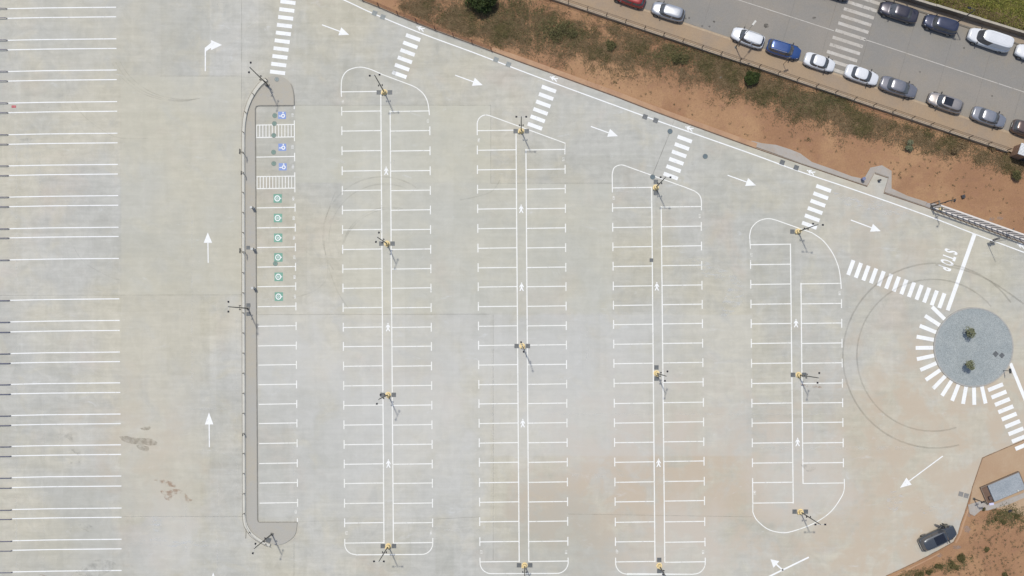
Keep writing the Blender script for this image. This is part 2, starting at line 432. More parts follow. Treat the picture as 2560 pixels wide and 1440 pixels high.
ysB = [229, 278, 327, 377, 427, 476, 525, 574, 623, 672, 720, 769, 818, 866, 915, 964, 1013, 1062, 1111, 1160, 1208, 1258, 1307, 1357]
topB = [V(854, 242), V(853, 229)]+curve_pts([(853, 218), (856, 194), (870, 176), (898, 168), (925, 173), (955, 186)], 6)+[V(1030, 214)]+curve_pts([(1042, 220), (1058, 234), (1068, 252), (1072, 272), (1073.5, 288)], 6)
botB = [V(862, 1347), V(862, 1357)]+arc(888, 1360, 26, 180, 270)+[V(890, 1387), V(1050, 1386)]+arc(1054, 1358, 28, 270, 360)+[V(1082, 1345)]
bay_block('white bay lines of the double row left of centre', ysB, ysB[1:], (854, 862), (952, 960), (975, 983.5), (1074, 1082), [topB, botB], (0, 23), (0, 22))
ysC = [326, 375, 424, 473, 522, 571, 620, 669, 717, 766, 815, 863, 912, 961, 1009, 1058, 1107, 1156, 1206, 1255, 1304, 1354, 1404]
topC = [V(1193, 338), V(1193, 310)]+curve_pts([(1193, 308), (1197, 297), (1207, 289), (1219, 288), (1235, 293)], 6)+[V(1413, 358), V(1412, 386)]
botC = [V(1200, 1394)]+arc(1228, 1406, 28, 180, 270)+[V(1230, 1434), V(1390, 1433.5)]+arc(1392, 1405, 28.5, 270, 360)+[V(1420, 1394)]
bay_block('white bay lines of the double row in the centre', ysC, [y-0.8 for y in ysC[1:]], (1193, 1200), (1290, 1298), (1314.5, 1322), (1412, 1420), [topC, botC], (0, 22), (0, 21))
ysD = [469, 519, 568, 617, 665.5, 715, 763, 811, 860, 908.5, 957.5, 1008, 1057, 1106, 1155, 1205, 1254, 1305, 1354, 1404]
topD = [V(1531, 481), V(1530.5, 440)]+curve_pts([(1530.5, 437), (1534, 422), (1543, 414.5), (1556, 412.5), (1570, 417)], 6)+[V(1715, 469)]+curve_pts([(1735, 477), (1747, 486), (1753, 500), (1753.5, 526)], 6)
botD = [V(1539, 1394)]+arc(1567, 1407, 28, 180, 270)+[V(1567, 1435), V(1732, 1435.5)]+arc(1735, 1407, 28, 270, 360)+[V(1763, 1394)]
bay_block('white bay lines of the double row right of centre', ysD, [y-2 for y in ysD[1:-3]]+[1304, 1355, 1405], (1531, 1539), (1629, 1637.5), (1652.5, 1662), (1752, 1763), [topD, botD], (0, 19), (0, 18))
ysEL = [611, 661, 710.5, 760, 809, 858, 908, 958, 1008, 1057, 1107, 1157, 1206, 1257]
ysER = [709, 759, 808, 858, 907.5, 958, 1007, 1056, 1107, 1157, 1208]
topE = [V(1876, 622), V(1874.5, 600)]+curve_pts([(1874, 590), (1879, 570), (1896, 553), (1920, 546.5), (1942, 551)], 6)+[V(2010, 575)]+curve_pts([(2030, 582), (2058, 602), (2082, 634), (2096, 668), (2101.5, 700), (2103, 722)], 6)
botE = [V(1881.5, 1195), V(1882, 1260)]+curve_pts([(1882, 1280), (1892, 1300), (1920, 1323), (1955, 1331.5), (1985, 1327), (2035, 1308), (2075, 1281), (2100, 1248), (2110, 1225), (2110.5, 1197)], 7)
bay_block('white bay lines of the rightmost double row', ysEL, ysER, (1876, 1882), (1976, 1983), (2001.3, 2008), (2102, 2109.5), [topE, botE], (0, 13), (0, 10))

# edge line and path line beside the dirt
mb = MB()
mb.strip([W(p.x, p.y) for p in curve_pts([(700, -70), (860, 0), (930, 32.5), (1051, 82.5), (1180, 130), (1300, 176), (1386, 208), (1620, 293.6), (1732, 333), (1880, 385), (2000, 429), (2133, 473.6), (2320, 540), (2434, 584), (2560, 631), (2800, 722)], 4)], 0.14, ZM)
part(mb, 'edge_line', M_WHITE, 'white line marking off the walkway along the dirt edge')

# zebra crossings
def zebra(label, c0, c1, n, axis_deg, ln, wd, parent=car_park, mat=M_WHITE, z=ZM):
    mb = MB(); a = R(axis_deg)
    for i in range(n):
        cx = lerp(c0[0], c1[0], i/(n-1)); cy = lerp(c0[1], c1[1], i/(n-1))
        ux, uy = math.cos(a), -math.sin(a)
        mb.strip([W(cx-ux*ln/2, cy-uy*ln/2, z), W(cx+ux*ln/2, cy+uy*ln/2, z)], wd*S, z)
    part(mb, 'zebra_crossing', mat, label, parent)
zebra('zebra crossing climbing to the top edge from the kerb island', (722.8, -14), (694, 181), 11, -7, 38, 9.5)
zebra('short zebra crossing above the row left of centre', (1032.7, 93.7), (998.4, 186.8), 6, -20, 38, 9.5)
zebra('short zebra crossing above the centre row', (1372.2, 222.6), (1337.3, 315.6), 6, -20, 38, 9.5)
zebra('short zebra crossing above the row right of centre', (1711.8, 347.8), (1676.9, 440.2), 6, -20, 38, 9.5)
zebra('short zebra crossing above the rightmost row', (2059, 471), (2023.5, 563.3), 6, -20, 39, 9.5)
zebra('long zebra crossing leading to the gravel roundabout', (2127, 669), (2354.7, 751.6), 13, 70, 39, 10)
zebra('zebra crossing leaving the roundabout at lower right', (2489, 968), (2557, 1115), 9, 22, 40, 10)
mb = MB()
for i in range(14):
    a = R(135.5+11.3*i); c = (2433, 868)
    mb.strip([W(c[0]+100*math.cos(a), c[1]-100*math.sin(a)), W(c[0]+144*math.cos(a), c[1]-144*math.sin(a))], 9.6*S, ZM)
part(mb, 'zebra_crossing', M_WHITE, 'zebra crossing curving round the left of the roundabout')
mb = MB(); mb.strip([W(2436, 586), W(2369, 776)], 0.5, ZM+0.003); part(mb, 'stop_line', M_WHITE, 'stop line between the STOP lettering and the dirt edge')
mb = MB(); mb.strip([W(2526, 908), W(2604, 1100)], 0.42, ZM+0.003); part(mb, 'stop_line', M_WHITE, 'stop line at the right edge below the roundabout')

def arrow(x0, y0, x1, y1, head=25, hw=10.5, sw=2.6, label=None, taper=1.0):
    mb = MB(); a = Vector((x0, y0)); b = Vector((x1, y1)); d = (b-a).normalized(); nrm = Vector((-d.y, d.x)); h = b-d*head
    P = [a+nrm*sw*0.5*taper, h+nrm*sw*0.5, h-nrm*sw*0.5, a-nrm*sw*0.5*taper]
    mb.poly([W(p.x, p.y) for p in P], ZM)
    mb.poly([W(p.x, p.y) for p in (h+nrm*hw, b, h-nrm*hw)], ZM+0.003)
    part(mb, 'direction_arrow', M_WHITE, label)
nmR = ['leftmost', 'second', 'third', 'fourth', 'fifth']
for i, (x0, y0, x1, y1) in enumerate(((805, 62, 873, 87), (1138, 188, 1207, 213), (1477, 316, 1545, 340.5), (1819, 438, 1890, 463.5), (2127, 550, 2202, 578))):
    arrow(x0, y0, x1, y1, label='lane arrow pointing right and down, %s along the top lane' % nmR[i])
arrow(520.5, 657, 519.5, 581, 26, 10.5, label='upper of the arrows pointing up between the wide bays and the island')
arrow(523.5, 1118, 522.5, 1031, 30, 10.5, label='middle arrow pointing up left of the island')
arrow(534, 1520, 533, 1431, 30, 10.5, label='arrow tip at the bottom edge')
arrow(2357, 1140, 2250, 1219.5, 28, 11, label='long arrow pointing down left toward the bottom lane')
arrow(2022, 1393, 1880, 1462, 28, 11, 4.0, label='lane arrow at the bottom edge with a branch')
arrow(1959, 1427, 1926, 1398, 20, 11, 3.6, label='branch head pointing up left')
mb = MB()
mb.poly([W(*p) for p in ((511.8, 178), (514.8, 178), (514.8, 129), (511.8, 120))], ZM)
mb.poly([W(*p) for p in ((511.8, 120), (514.8, 129), (527.5, 119.5), (527.5, 107))], ZM)
mb.poly([W(*p) for p in ((527.5, 100), (527.5, 125.5), (555, 112.5))], ZM+0.003)
part(mb, 'direction_arrow', M_WHITE, 'bent arrow turning right near the top of the left lane')

def ped(px, py, rot=0.0, s=1.0):
    """walking figure: head, body, arms, legs"""
    mb = MB(); a = R(rot)
    def T(x, y): return W(px+(x*math.cos(a)-y*math.sin(a))*s, py+(x*math.sin(a)+y*math.cos(a))*s)
    mb.poly([T(1.7*math.cos(R(k*45)), -9+1.7*math.sin(R(k*45))) for k in range(8)], ZM)
    mb.poly([T(-2.2, -6.5), T(2.2, -6.5), T(6, 0.2), T(4.4, 1.6), T(2, -2), T(2.2, 3), T(5.8, 10.2), T(2.8, 10.2), T(0, 4.6), T(-2.8, 10.2), T(-5.6, 10.2), T(-2.2, 3), T(-2, -2), T(-4.4, 1.6), T(-6, 0.2)], ZM)
    return mb
for (x, y) in ((965.5, 427), (970, 818), (971, 1159), (1303, 522), (1304, 717), (1307, 1058), (1642, 716), (1646.5, 1157), (1990, 808), (1994, 1105)):
    part(ped(x, y), 'pedestrian_symbol', M_WHITE)
for (x, y) in ((1051, 71), (1384, 196), (1723, 321), (2027, 430), (2553, 614)):
    part(ped(x, y, -66, 1.0), 'pedestrian_symbol', M_WHITE)

def text_mesh(txt, size):
    cu = bpy.data.curves.new('lettering', 'FONT'); cu.body = txt; cu.size = size; cu.align_x = 'CENTER'; cu.align_y = 'CENTER'
    cu.offset = size*(0.032 if len(txt) == 1 else 0.015)
    o = bpy.data.objects.new('lettering', cu); COL.objects.link(o)
    bpy.context.view_layer.update()
    dg = bpy.context.evaluated_depsgraph_get()
    me = bpy.data.meshes.new_from_object(o.evaluated_get(dg)); me.name = 'lettering'
    bpy.data.objects.remove(o); bpy.data.curves.remove(cu)
    return me
def place_text(name, txt, px, py, size, rot, sx, sy, mat, parent=car_park, z=ZM, label=None):
    me = text_mesh(txt, 1.0); me.materials.clear(); me.materials.append(mat)
    o = bpy.data.objects.new(name, me); COL.objects.link(o); o.parent = parent
    p = W(px, py); o.location = (p.x, p.y, z); o.rotation_euler = (0, 0, R(rot)); o.scale = (size*sx, size*sy, 1)
    if label: o['label'] = label
    return o
# each letter on its own line so the word reads along the stop line
for ch, (x, y), sx in (('S', (2376, 628.5), 1.0), ('T', (2371.5, 642.5), .95), ('O', (2366, 655.5), 0.80), ('P', (2359.5, 669.5), .9)):
    place_text('stop_letter', ch, x, y, 0.92, -110, sx*0.98, 2.45, M_WHITE, label='letter %s of the STOP lettering' % ch)

# bay numbers, tiny
nums = [(731, 287, '1'), (731, 367, '2'), (732, 416, '3'), (733, 496, '4'), (734, 545, '5'), (735, 594, '6'), (735.5, 643, '7'), (736, 692, '8'), (737, 741, '9')]
for (x, y, s_) in nums: place_text('bay_number', '15'+s_, x, y, 0.40, -90, 0.85, 0.95, M_WHITE)
for (x, y, s_) in ((739, 1279, '20'), (857.5, 254, '51'), (1069.5, 302, '23'), (866.5, 1333, '72'), (1077, 1331, '44'), (1197, 351, '96'), (1408, 398, '73'),
                   (1204, 1380, '17'), (1415, 1380, '18'), (1534.5, 495, '39'), (1748.5, 540, '19'), (1543, 1379, '57'), (1757.5, 1380, '36'),
                   (1879, 637, '77'), (2098.5, 733, '58'), (1887, 1232, '90')):
    place_text('bay_number', '1'+s_, x, y, 0.40, -90 if x not in (857.5, 866.5, 1197, 1204, 1534.5, 1543, 1879, 1887) else 90, 0.85, 0.95, M_CREAM)

# painted symbols: charging (green) and disabled (blue)
M_GREEN = simple_ground('green_paint', C3(132, 176, 157), C3(124, 168, 150), C3(140, 182, 164), 0.6, 3.0, 12, 0.95, 0.1)
M_BLUE = simple_ground('blue_paint', C3(140, 160, 214), C3(150, 168, 210), C3(128, 150, 208), 0.9, 3.0, 12, 0.95, 0.1)
def ring(mb, px, py, r0, r1, z, n=20, ax=1.0):
    vs = []
    for k in range(n):
        c, s_ = math.cos(2*math.pi*k/n), math.sin(2*math.pi*k/n)
        for r in (r0, r1):
            p = W(px+r*c*ax, py+r*s_); vs.append((p.x, p.y, z))
    mb.add(vs, [(2*k, 2*k+1, (2*k+3) % (2*n), (2*k+2) % (2*n)) for k in range(n)])
for (x, y) in ((694.3, 496), (695, 545), (695.5, 594.5), (696, 643.5), (696.7, 692), (697.2, 741.5)):
    q = MB(); q.poly([W(x-10.5, y-10.8), W(x+10.5, y-10.8), W(x+10.5, y+10.8), W(x-10.5, y+10.8)], ZM)
    sq = part(q, 'charging_symbol', M_GREEN, 'green square with a white ring and plug marking a charging bay')
    q = MB(); ring(q, x-1, y, 5.2, 7.8, ZM+0.006, ax=0.93); ring(q, x-1, y, 1.6, 2.7, ZM+0.006); q.poly([W(x+6.5, y-2.2), W(x+9.3, y), W(x+6.5, y+2.2)], ZM+0.006)
    part(q, 'emblem', M_WHITE, parent=sq)
for (x, y) in ((705.3, 288.3), (706, 368), (707, 417)):
    q = MB(); q.poly([W(x-10, y-9), W(x+9.5, y-9), W(x+9.5, y+9), W(x-10, y+9)], ZM)
    sq = part(q, 'disabled_symbol', M_BLUE, 'blue rectangle with a white wheelchair sign')
    q = MB(); ring(q, x+2.4, y+1.2, 2.5, 5.2, ZM+0.006, ax=0.95)
    q.poly([W(x+2.4+1.9*math.cos(R(45*k)), y-6.6+1.9*math.sin(R(45*k))) for k in range(8)], ZM+0.008)
    q.strip([W(x-1.5, y+1.4), W(x-5.5, y+2.2)], 0.11, ZM+0.008)
    q.poly([W(x-6.5+2.0*math.cos(R(45*k)), y+1.8+1.3*math.sin(R(45*k))) for k in range(8)], ZM+0.010)
    part(q, 'emblem', M_WHITE, parent=sq)
M_REDP = base_mat('red_paint', C3(186, 92, 96), 0.8, var=0.1)
q = MB(); q.poly([W(29, 263.5), W(40, 263.5), W(40, 269.5), W(29, 269.5)], ZM); sq = part(q, 'red_marking', M_REDP, 'small red rectangle painted near the left edge')
q = MB()
for k in range(3): q.poly([W(31.5+2.6*k, 265.5), W(33+2.6*k, 265.5), W(33+2.6*k, 267.5), W(31.5+2.6*k, 267.5)], ZM+0.006)
part(q, 'emblem', base_mat('pale_pink_paint', C3(214, 140, 142), 0.8, var=0.05), parent=sq)

# joints, tyre marks, stains
M_JOINT = trans_mat('joint_film', C3(150, 148, 138), 0.4, 0.6)
mb = MB()
for pth in (((735, 263), (1227, 263)), ((1227, 263), (1227, 458)), ((1227, 458), (1530, 458)), ((604, 0), (604, 184)), ((0, 738.5), (606, 737)), ((645, 786.5), (1226, 785.5)),
            ((604, 184), (604, 740)), ((1233, 787), (1233, 1400)), ((400, 190), (604, 190)), ((300, 1291), (610, 1291)), ((645, 1305), (860, 1302)), ((1083, 1298), (1200, 1292)), ((1420, 1285), (1880, 1292)), ((735, 1360), (735, 1440))):
    mb.strip([W(*q) for q in pth], 0.05, 0.004)
part(mb, 'expansion_joint', M_JOINT, 'thin straight joints between concrete pours')
M_CUT = trans_mat('saw_cut_film', C3(120, 118, 112), 0.42, 0.6)
mb = MB(); mb.strip([W(1632, 436), W(1674, 333)], 0.07, 0.004); mb.strip([W(1677, 322), W(1686, 300)], 0.06, 0.004); mb.strip([W(2488, 600), W(2558, 590)], .05, .004)
part(mb, 'expansion_joint', M_CUT, 'dark saw cut joining two manholes')
M_LITE = trans_mat('lime_streak_film', C3(240, 240, 234), 0.22, 0.7, .4, .7, amin=0)
mb = MB()
for (x, y0, y1, w) in ((41, 0, 1440, .22), (100, 380, 560, .12), (110, 1000, 1440, .12), (177, 1240, 1330, .12), (544, 1180, 1440, .16), (592, 800, 1250, .1), (1468, 800, 900, .3),
                       (1232, 860, 1320, .3), (985, 400, 440, .2), (735, 1060, 1420, .14), (480, 520, 1000, .25), (465, 1260, 1380, .2)):
    mb.strip([W(x, y) for y in np.linspace(y0, y1, 8)], w, 0.005)
for (x0, x1, y, w) in ((1900, 2300, 1120, .4), (1430, 1560, 1188, .4), (320, 640, 1292, .15), (440, 640, 1022, .2), (1400, 2100, 1035, .25), (1090, 1200, 1325, .2)):
    mb.strip([W(x, y) for x in np.linspace(x0, x1, 8)], w, 0.005)
part(mb, 'lime_streak', M_LITE, 'faint pale streaks in the concrete')
M_TYRE = trans_mat('tyre_film', C3(118, 112, 100), 0.17, 0.5, 0.35, 0.62, amin=.6)
M_TYRE2 = trans_mat('tyre_film_faint', C3(124, 120, 108), 0.13, 0.5, 0.4, 0.62, amin=.2)
mb = MB()
def parc(cx, cy, r, a0, a1, w=0.17, n=40, ry=None):
    mb.strip([W(p.x, p.y) for p in arc(cx, cy, r, a0, a1, n, ry)], w, 0.021)
parc(2338, 889, 231, 35, 285, .2); parc(2332, 888, 190, 40, 288, .18)
mb.strip([W(p.x, p.y) for p in curve_pts([(2338, 662), (2410, 675), (2480, 705), (2560, 760)], 6)], 0.2, 0.024)
part(mb, 'tyre_mark', M_TYRE, 'round tyre tracks circling left of the roundabout')
mb = MB()
parc(955, 590, 148, 55, 215); parc(962, 600, 140, 60, 200, .12); parc(975, 640, 122, 75, 170, .14); parc(980, 650, 128, 80, 175, .12)
mb.strip([W(p.x, p.y) for p in curve_pts([(838, 480), (812, 560), (815, 640), (840, 720), (870, 770)], 6)], .13, .024)
mb.strip([W(p.x, p.y) for p in curve_pts([(1150, 500), (1190, 492), (1230, 478), (1250, 450)], 6)], .13, .021)
mb.strip([W(p.x, p.y) for p in curve_pts([(730, 745), (780, 730), (815, 700), (820, 650)], 6)], .13, .021)
part(mb, 'tyre_mark', M_TYRE2, 'curved tyre tracks across the row left of centre')
mb = MB()
for k, (dx, dy) in enumerate(((0, 0), (9, -2), (20, -4))):
    mb.strip([W(p.x, p.y) for p in curve_pts([(280+dx, 158+dy), (305+dx, 195+dy), (350+dx, 230+dy), (400+dx, 248+dy), (450+dx, 253+dy), (480+dx, 250+dy)], 6)], .1, .021)
mb.strip([W(p.x, p.y) for p in curve_pts([(163, 200), (185, 255), (210, 290), (255, 325), (300, 345), (370, 346)], 6)], .08, .021)
mb.strip([W(p.x, p.y) for p in curve_pts([(180, 610), (210, 655), (270, 690), (300, 700)], 6)], .09, .021)
part(mb, 'tyre_mark', M_TYRE2, 'thin curved tyre tracks at upper left')
M_STAIN = trans_mat('dark_stain_film', C3(116, 100, 80), 0.30, 1.6, 0.34, 0.66, amin=.25)
M_STAIN2 = trans_mat('brown_stain_film', C3(168, 124, 94), 0.34, 1.6, 0.42, 0.62, amin=.0)
M_STAIN3 = trans_mat('grey_stain_film', C3(140, 140, 134), 0.20, 1.2, 0.42, 0.66, amin=.0)
rs = random.Random(5)
def blotch(mb, pts, z=0.016):
    P = curve_pts(pts+[pts[0]], 4)[:-1]
    mb.poly([W(p.x+rs.uniform(-.9, .9), p.y+rs.uniform(-.9, .9)) for p in P], z)
mb = MB()
blotch(mb, [(298, 1091), (312, 1090), (335, 1094), (362, 1096), (378, 1096), (388, 1102), (394, 1108), (385, 1114), (366, 1112), (350, 1111), (325, 1108), (305, 1100)])
blotch(mb, [(341, 1112), (355, 1112), (370, 1117), (372, 1125), (362, 1128), (345, 1121)]); blotch(mb, [(349, 1070), (362, 1067), (376, 1066), (374, 1073), (360, 1075)])
part(mb, 'stain', M_STAIN, 'dark damp stain near the bottom left lane')
mb = MB()
blotch(mb, [(384, 1200), (400, 1198), (425, 1203), (440, 1212), (437, 1218), (420, 1214), (400, 1206)])
blotch(mb, [(400, 1226), (420, 1228), (430, 1222), (452, 1225), (455, 1232), (432, 1240), (426, 1252), (414, 1248), (408, 1238)]); blotch(mb, [(462, 1232), (470, 1242), (480, 1250), (474, 1256), (463, 1250)])
blotch(mb, [(120, 1440), (100, 1436), (104, 1446)]); blotch(mb, [(1995, 955), (2020, 962), (2050, 966), (2052, 970), (2010, 966)])
part(mb, 'stain', M_STAIN2, 'reddish brown spill mark')
mb = MB()
blotch(mb, [(143, 1090), (152, 1081), (165, 1086), (178, 1080), (182, 1092), (180, 1106), (168, 1094), (150, 1100)]); blotch(mb, [(178, 1123), (200, 1126), (215, 1134), (205, 1142), (190, 1136)])
blotch(mb, [(195, 1312), (215, 1308), (235, 1320), (225, 1330), (205, 1322)]); blotch(mb, [(175, 1156), (198, 1152), (196, 1161), (178, 1161)])
blotch(mb, [(48, 348), (80, 345), (88, 350), (60, 354)]); blotch(mb, [(180, 1436), (240, 1400), (290, 1410), (250, 1440)])
blotch(mb, [(960, 180), (990, 176), (985, 190)]); blotch(mb, [(2000, 1160), (2040, 1168), (2020, 1180)])
part(mb, 'stain', M_STAIN3, 'faint grey stain patches')
M_BLOOM = trans_mat('lime_bloom_film', C3(232, 236, 238), 0.34, 1.6, 0.46, 0.68, (0.5, 1.6, 1), amin=0)
mb = MB()
blotch(mb, [(315, 1361), (350, 1354), (400, 1344), (440, 1350), (520, 1352), (560, 1362), (500, 1368), (420, 1366), (360, 1360)])
blotch(mb, [(370, 1295), (395, 1290), (405, 1312), (395, 1330), (375, 1318)]); blotch(mb, [(1720, 640), (1780, 660), (1840, 690), (1860, 720), (1820, 705), (1760, 690)])
blotch(mb, [(1820, 720), (1860, 730), (1850, 770), (1800, 790)]); blotch(mb, [(2230, 1220), (2260, 1245), (2235, 1280), (2215, 1260)])
blotch(mb, [(2300, 1275), (2330, 1265), (2340, 1272), (2310, 1284)]); blotch(mb, [(2080, 480), (2260, 520), (2250, 540), (2120, 515)])
part(mb, 'lime_streak', M_BLOOM, 'pale lime blooms on the concrete')

# ------------------------------------------------------------------ raised island left
isl = [(735, 263)]+[(p.x, p.y) for p in curve_pts([(735, 262), (734, 236), (728, 212), (716, 198), (700, 190), (684, 189), (668, 196), (652, 211), (634, 236), (620, 268), (613.5, 310), (612, 345)], 6)][1:]
isl += [(p.x, p.y) for p in curve_pts([(612.5, 600), (613, 1290), (617, 1312), (632, 1335), (655, 1350), (680, 1361), (700, 1362), (722, 1352), (738, 1335), (743, 1306)], 6)]
isl += [(649, 1306), (645, 1304), (643.5, 1300), (640.5, 790), (637.5, 272), (640, 265.5), (646, 263.5)]
poly = [W(*p, 0.13) for p in isl]
m2 = MB(); m2.poly(poly, 0.13); n = len(poly)
m2.add([(p.x, p.y, 0.13) for p in poly]+[(p.x, p.y, -0.02) for p in poly], [(i, (i+1) % n, n+(i+1) % n, n+i) for i in range(n)])
island = mesh_obj('raised_walkway', m2.v, m2.f, M_ISL)
tag(island, 'narrow raised paved walkway left of the charging bays', kind='structure')
# dark joint/kerb edge
M_KERBD = base_mat('kerb_edge', C3(150, 146, 136), 0.85, var=0.12)
kp = [p for p in isl]
idx0 = isl.index((649, 1306))
kerb = MB(); kerb.strip([W(x, y, .132) for (x, y) in [(743, 1306)]+isl[idx0:]+[(735, 263)]+isl[1:14]], 0.10, 0.136)
o = flatmesh(kerb, 'kerb', M_KERBD, island)

# low wall with handrail round the island's outer side
M_WALLC = base_mat('low_wall_concrete', C3(207, 204, 192), 0.85, var=0.05, vscale=1.2, bump=0.2)
M_STEEL = base_mat('dull_steel', C3(118, 112, 104), 0.5, metal=0.5, var=0.1)
rail_path = [(p.x, p.y) for p in curve_pts([(668, 200), (650, 215), (632, 241), (619, 272), (612, 310), (610, 350)], 5)]+[(610.3, 600), (611, 900), (611.5, 1100), (612, 1285)]
rail_path += [(p.x, p.y) for p in curve_pts([(612.5, 1295), (617, 1314), (632, 1336), (656, 1353), (676, 1363)], 5)]
def resample(path, step):
    out = []; P = [Vector(p) for p in path]; acc = 0; out.append(P[0])
    for a, b in zip(P, P[1:]):
        L = (b-a).length; t = step-acc
        while t <= L:
            out.append(a+(b-a)*(t/L)); t += step
        acc = (acc+L) % step if L else acc
    return out
wv = MB(); pts = [W(*p) for p in rail_path]; hw = 0.17; zt = 0.30
L_, R_ = [], []
for i, p in enumerate(pts):
    a = pts[max(i-1, 0)]; b = pts[min(i+1, len(pts)-1)]; t = (b-a); t.z = 0; t.normalize(); nr = Vector((-t.y, t.x, 0))
    L_.append(p+nr*hw); R_.append(p-nr*hw)
vs = []
for a, b in zip(L_, R_): vs += [(a.x, a.y, -0.02), (a.x, a.y, zt), (b.x, b.y, zt), (b.x, b.y, -0.02)]
fs = [(4*i+j, 4*i+(j+1) % 4, 4*i+4+(j+1) % 4, 4*i+4+j) for i in range(len(pts)-1) for j in range(4)]+[(0, 1, 2, 3), (4*len(pts)-1, 4*len(pts)-2, 4*len(pts)-3, 4*len(pts)-4)]
wv.add(vs, fs)
lw = wv.build('low_wall', M_WALLC); tag(lw, 'long low pale concrete wall curving round the walkway, handrail on top', 'wall')
rroot = empty('handrail', W(611, 800, 0.30))
tag(rroot, 'thin steel handrail on posts along the low wall of the walkway', 'railing')
off = rroot.location
rp = MB(); rp.tube([W(*p)+Vector((0, 0, 1.1)) for p in rail_path], 0.024, 6); rp.build('top_rail', M_STEEL, rroot, off=off)
for p in resample(rail_path, 50):
    q = MB(); w0 = W(p.x, p.y); q.tube([w0+Vector((0, 0, .28)), w0+Vector((0, 0, 1.1))], 0.042, 6); q.box(w0+Vector((0, 0, .31)), (.12, .12, .02))
    q.build('post', M_STEEL, rroot, off=off)

# ------------------------------------------------------------------ roundabout
M_GRAV = simple_ground('grey_gravel', C3(162, 168, 167), C3(154, 161, 161), C3(171, 176, 174), 0.5, 2.5, 11.0, 0.72, 1.0)
c = W(2433, 868); q = MB(); q.disc((c.x, c.y), 4.83, 0.0, 0.14, 72)
rb = q.build('roundabout', M_GRAV); tag(rb, 'round gravel island of the roundabout', kind='structure')
q = MB(); n = 72; vs = []
for k in range(n):
    cc, ss = math.cos(2*math.pi*k/n), math.sin(2*math.pi*k/n)
    for (r, z) in ((4.83, 0.10), (4.83, 0.17), (4.98, 0.17), (5.0, 0.0)): vs.append((c.x+r*cc, c.y+r*ss, z))
q.add(vs, [(4*k+j, 4*((k+1) % n)+j, 4*((k+1) % n)+j+1, 4*k+j+1) for k in range(n) for j in range(3)])
q.build('kerb', base_mat('roundabout_kerb', C3(172, 170, 164), 0.85, var=0.08), rb)

# ------------------------------------------------------------------ road above
ZR = 0.22
def line_y(x, x0, y0, s): return y0+(x-x0)*s
def wall_y(x): return 35+(x-1500)*0.3355
XL, XR = 600, 3300
def road_poly(fn0, fn1, z, x0=XL, x1=XR):
    return [W(x0, fn0(x0), z), W(x1, fn0(x1), z), W(x1, fn1(x1), z), W(x0, fn1(x0), z)]
kerb_y = lambda x: wall_y(x)-50
upk_y = lambda x: 35+(x-2316)*0.333
upw_y = lambda x: 92+(x-2560)*0.305+(-2 if x < 0 else 0)
m3 = MB(); P_ = road_poly(lambda x: kerb_y(x), upk_y, ZR); m3.poly(P_, ZR)
road = flatmesh(m3, 'road', M_ROAD); tag(road, 'grey road with a worn zebra crossing and centre line', kind='structure')
m3 = MB(); P_ = road_poly(wall_y, kerb_y, ZR+0.12); m3.poly(P_, ZR+.12)
m3.add([(P_[2].x, P_[2].y, ZR+.12), (P_[3].x, P_[3].y, ZR+.12), (P_[3].x, P_[3].y, ZR-.1), (P_[2].x, P_[2].y, ZR-.1)], [(0, 1, 2, 3)])
pv = mesh_obj('pavement', m3.v, m3.f, M_PAVE); tag(pv, 'dusty tan pavement between the road and the fenced wall', kind='structure')
m3 = MB()
for dy in (0.4, ): m3.strip([W(XL, kerb_y(XL)+3.0, ZR+.12), W(XR, kerb_y(XR)+3.0, ZR+.12)], .24, ZR+.126)
flatmesh(m3, 'kerb', base_mat('road_kerb', C3(178, 158, 132), .85, var=.1), pv)
m3 = MB(); P_ = road_poly(upk_y, lambda x: upw_y(x)-8, ZR+0.12, 1700, 3300); m3.poly(P_, ZR+.12)
m3.add([(P_[0].x, P_[0].y, ZR+.12), (P_[1].x, P_[1].y, ZR+.12), (P_[1].x, P_[1].y, ZR-.1), (P_[0].x, P_[0].y, ZR-.1)], [(0, 1, 2, 3)])
pv2 = mesh_obj('pavement', m3.v, m3.f, M_PAVE2); tag(pv2, 'pavement along the grassy side of the road', kind='structure')
m3 = MB(); m3.strip([W(1700, upk_y(1700)-2, ZR+.12), W(3300, upk_y(3300)-2, ZR+.12)], .14, ZR+.126)
flatmesh(m3, 'kerb', base_mat('dark_kerb', C3(112, 110, 104), .85, var=.15), pv2)
# grass field behind
m3 = MB(); m3.poly([W(600, upw_y(600)-60, .36), W(1700, upw_y(1700)-6, .36), W(3300, upw_y(3300)-6, .36), W(3300, -900, .36), W(600, -1400, .36)], 0.365)
gf = flatmesh(m3, 'grass_field', M_GRASSBED); tag(gf, 'grassy ground beyond the far wall of the road', kind='structure')

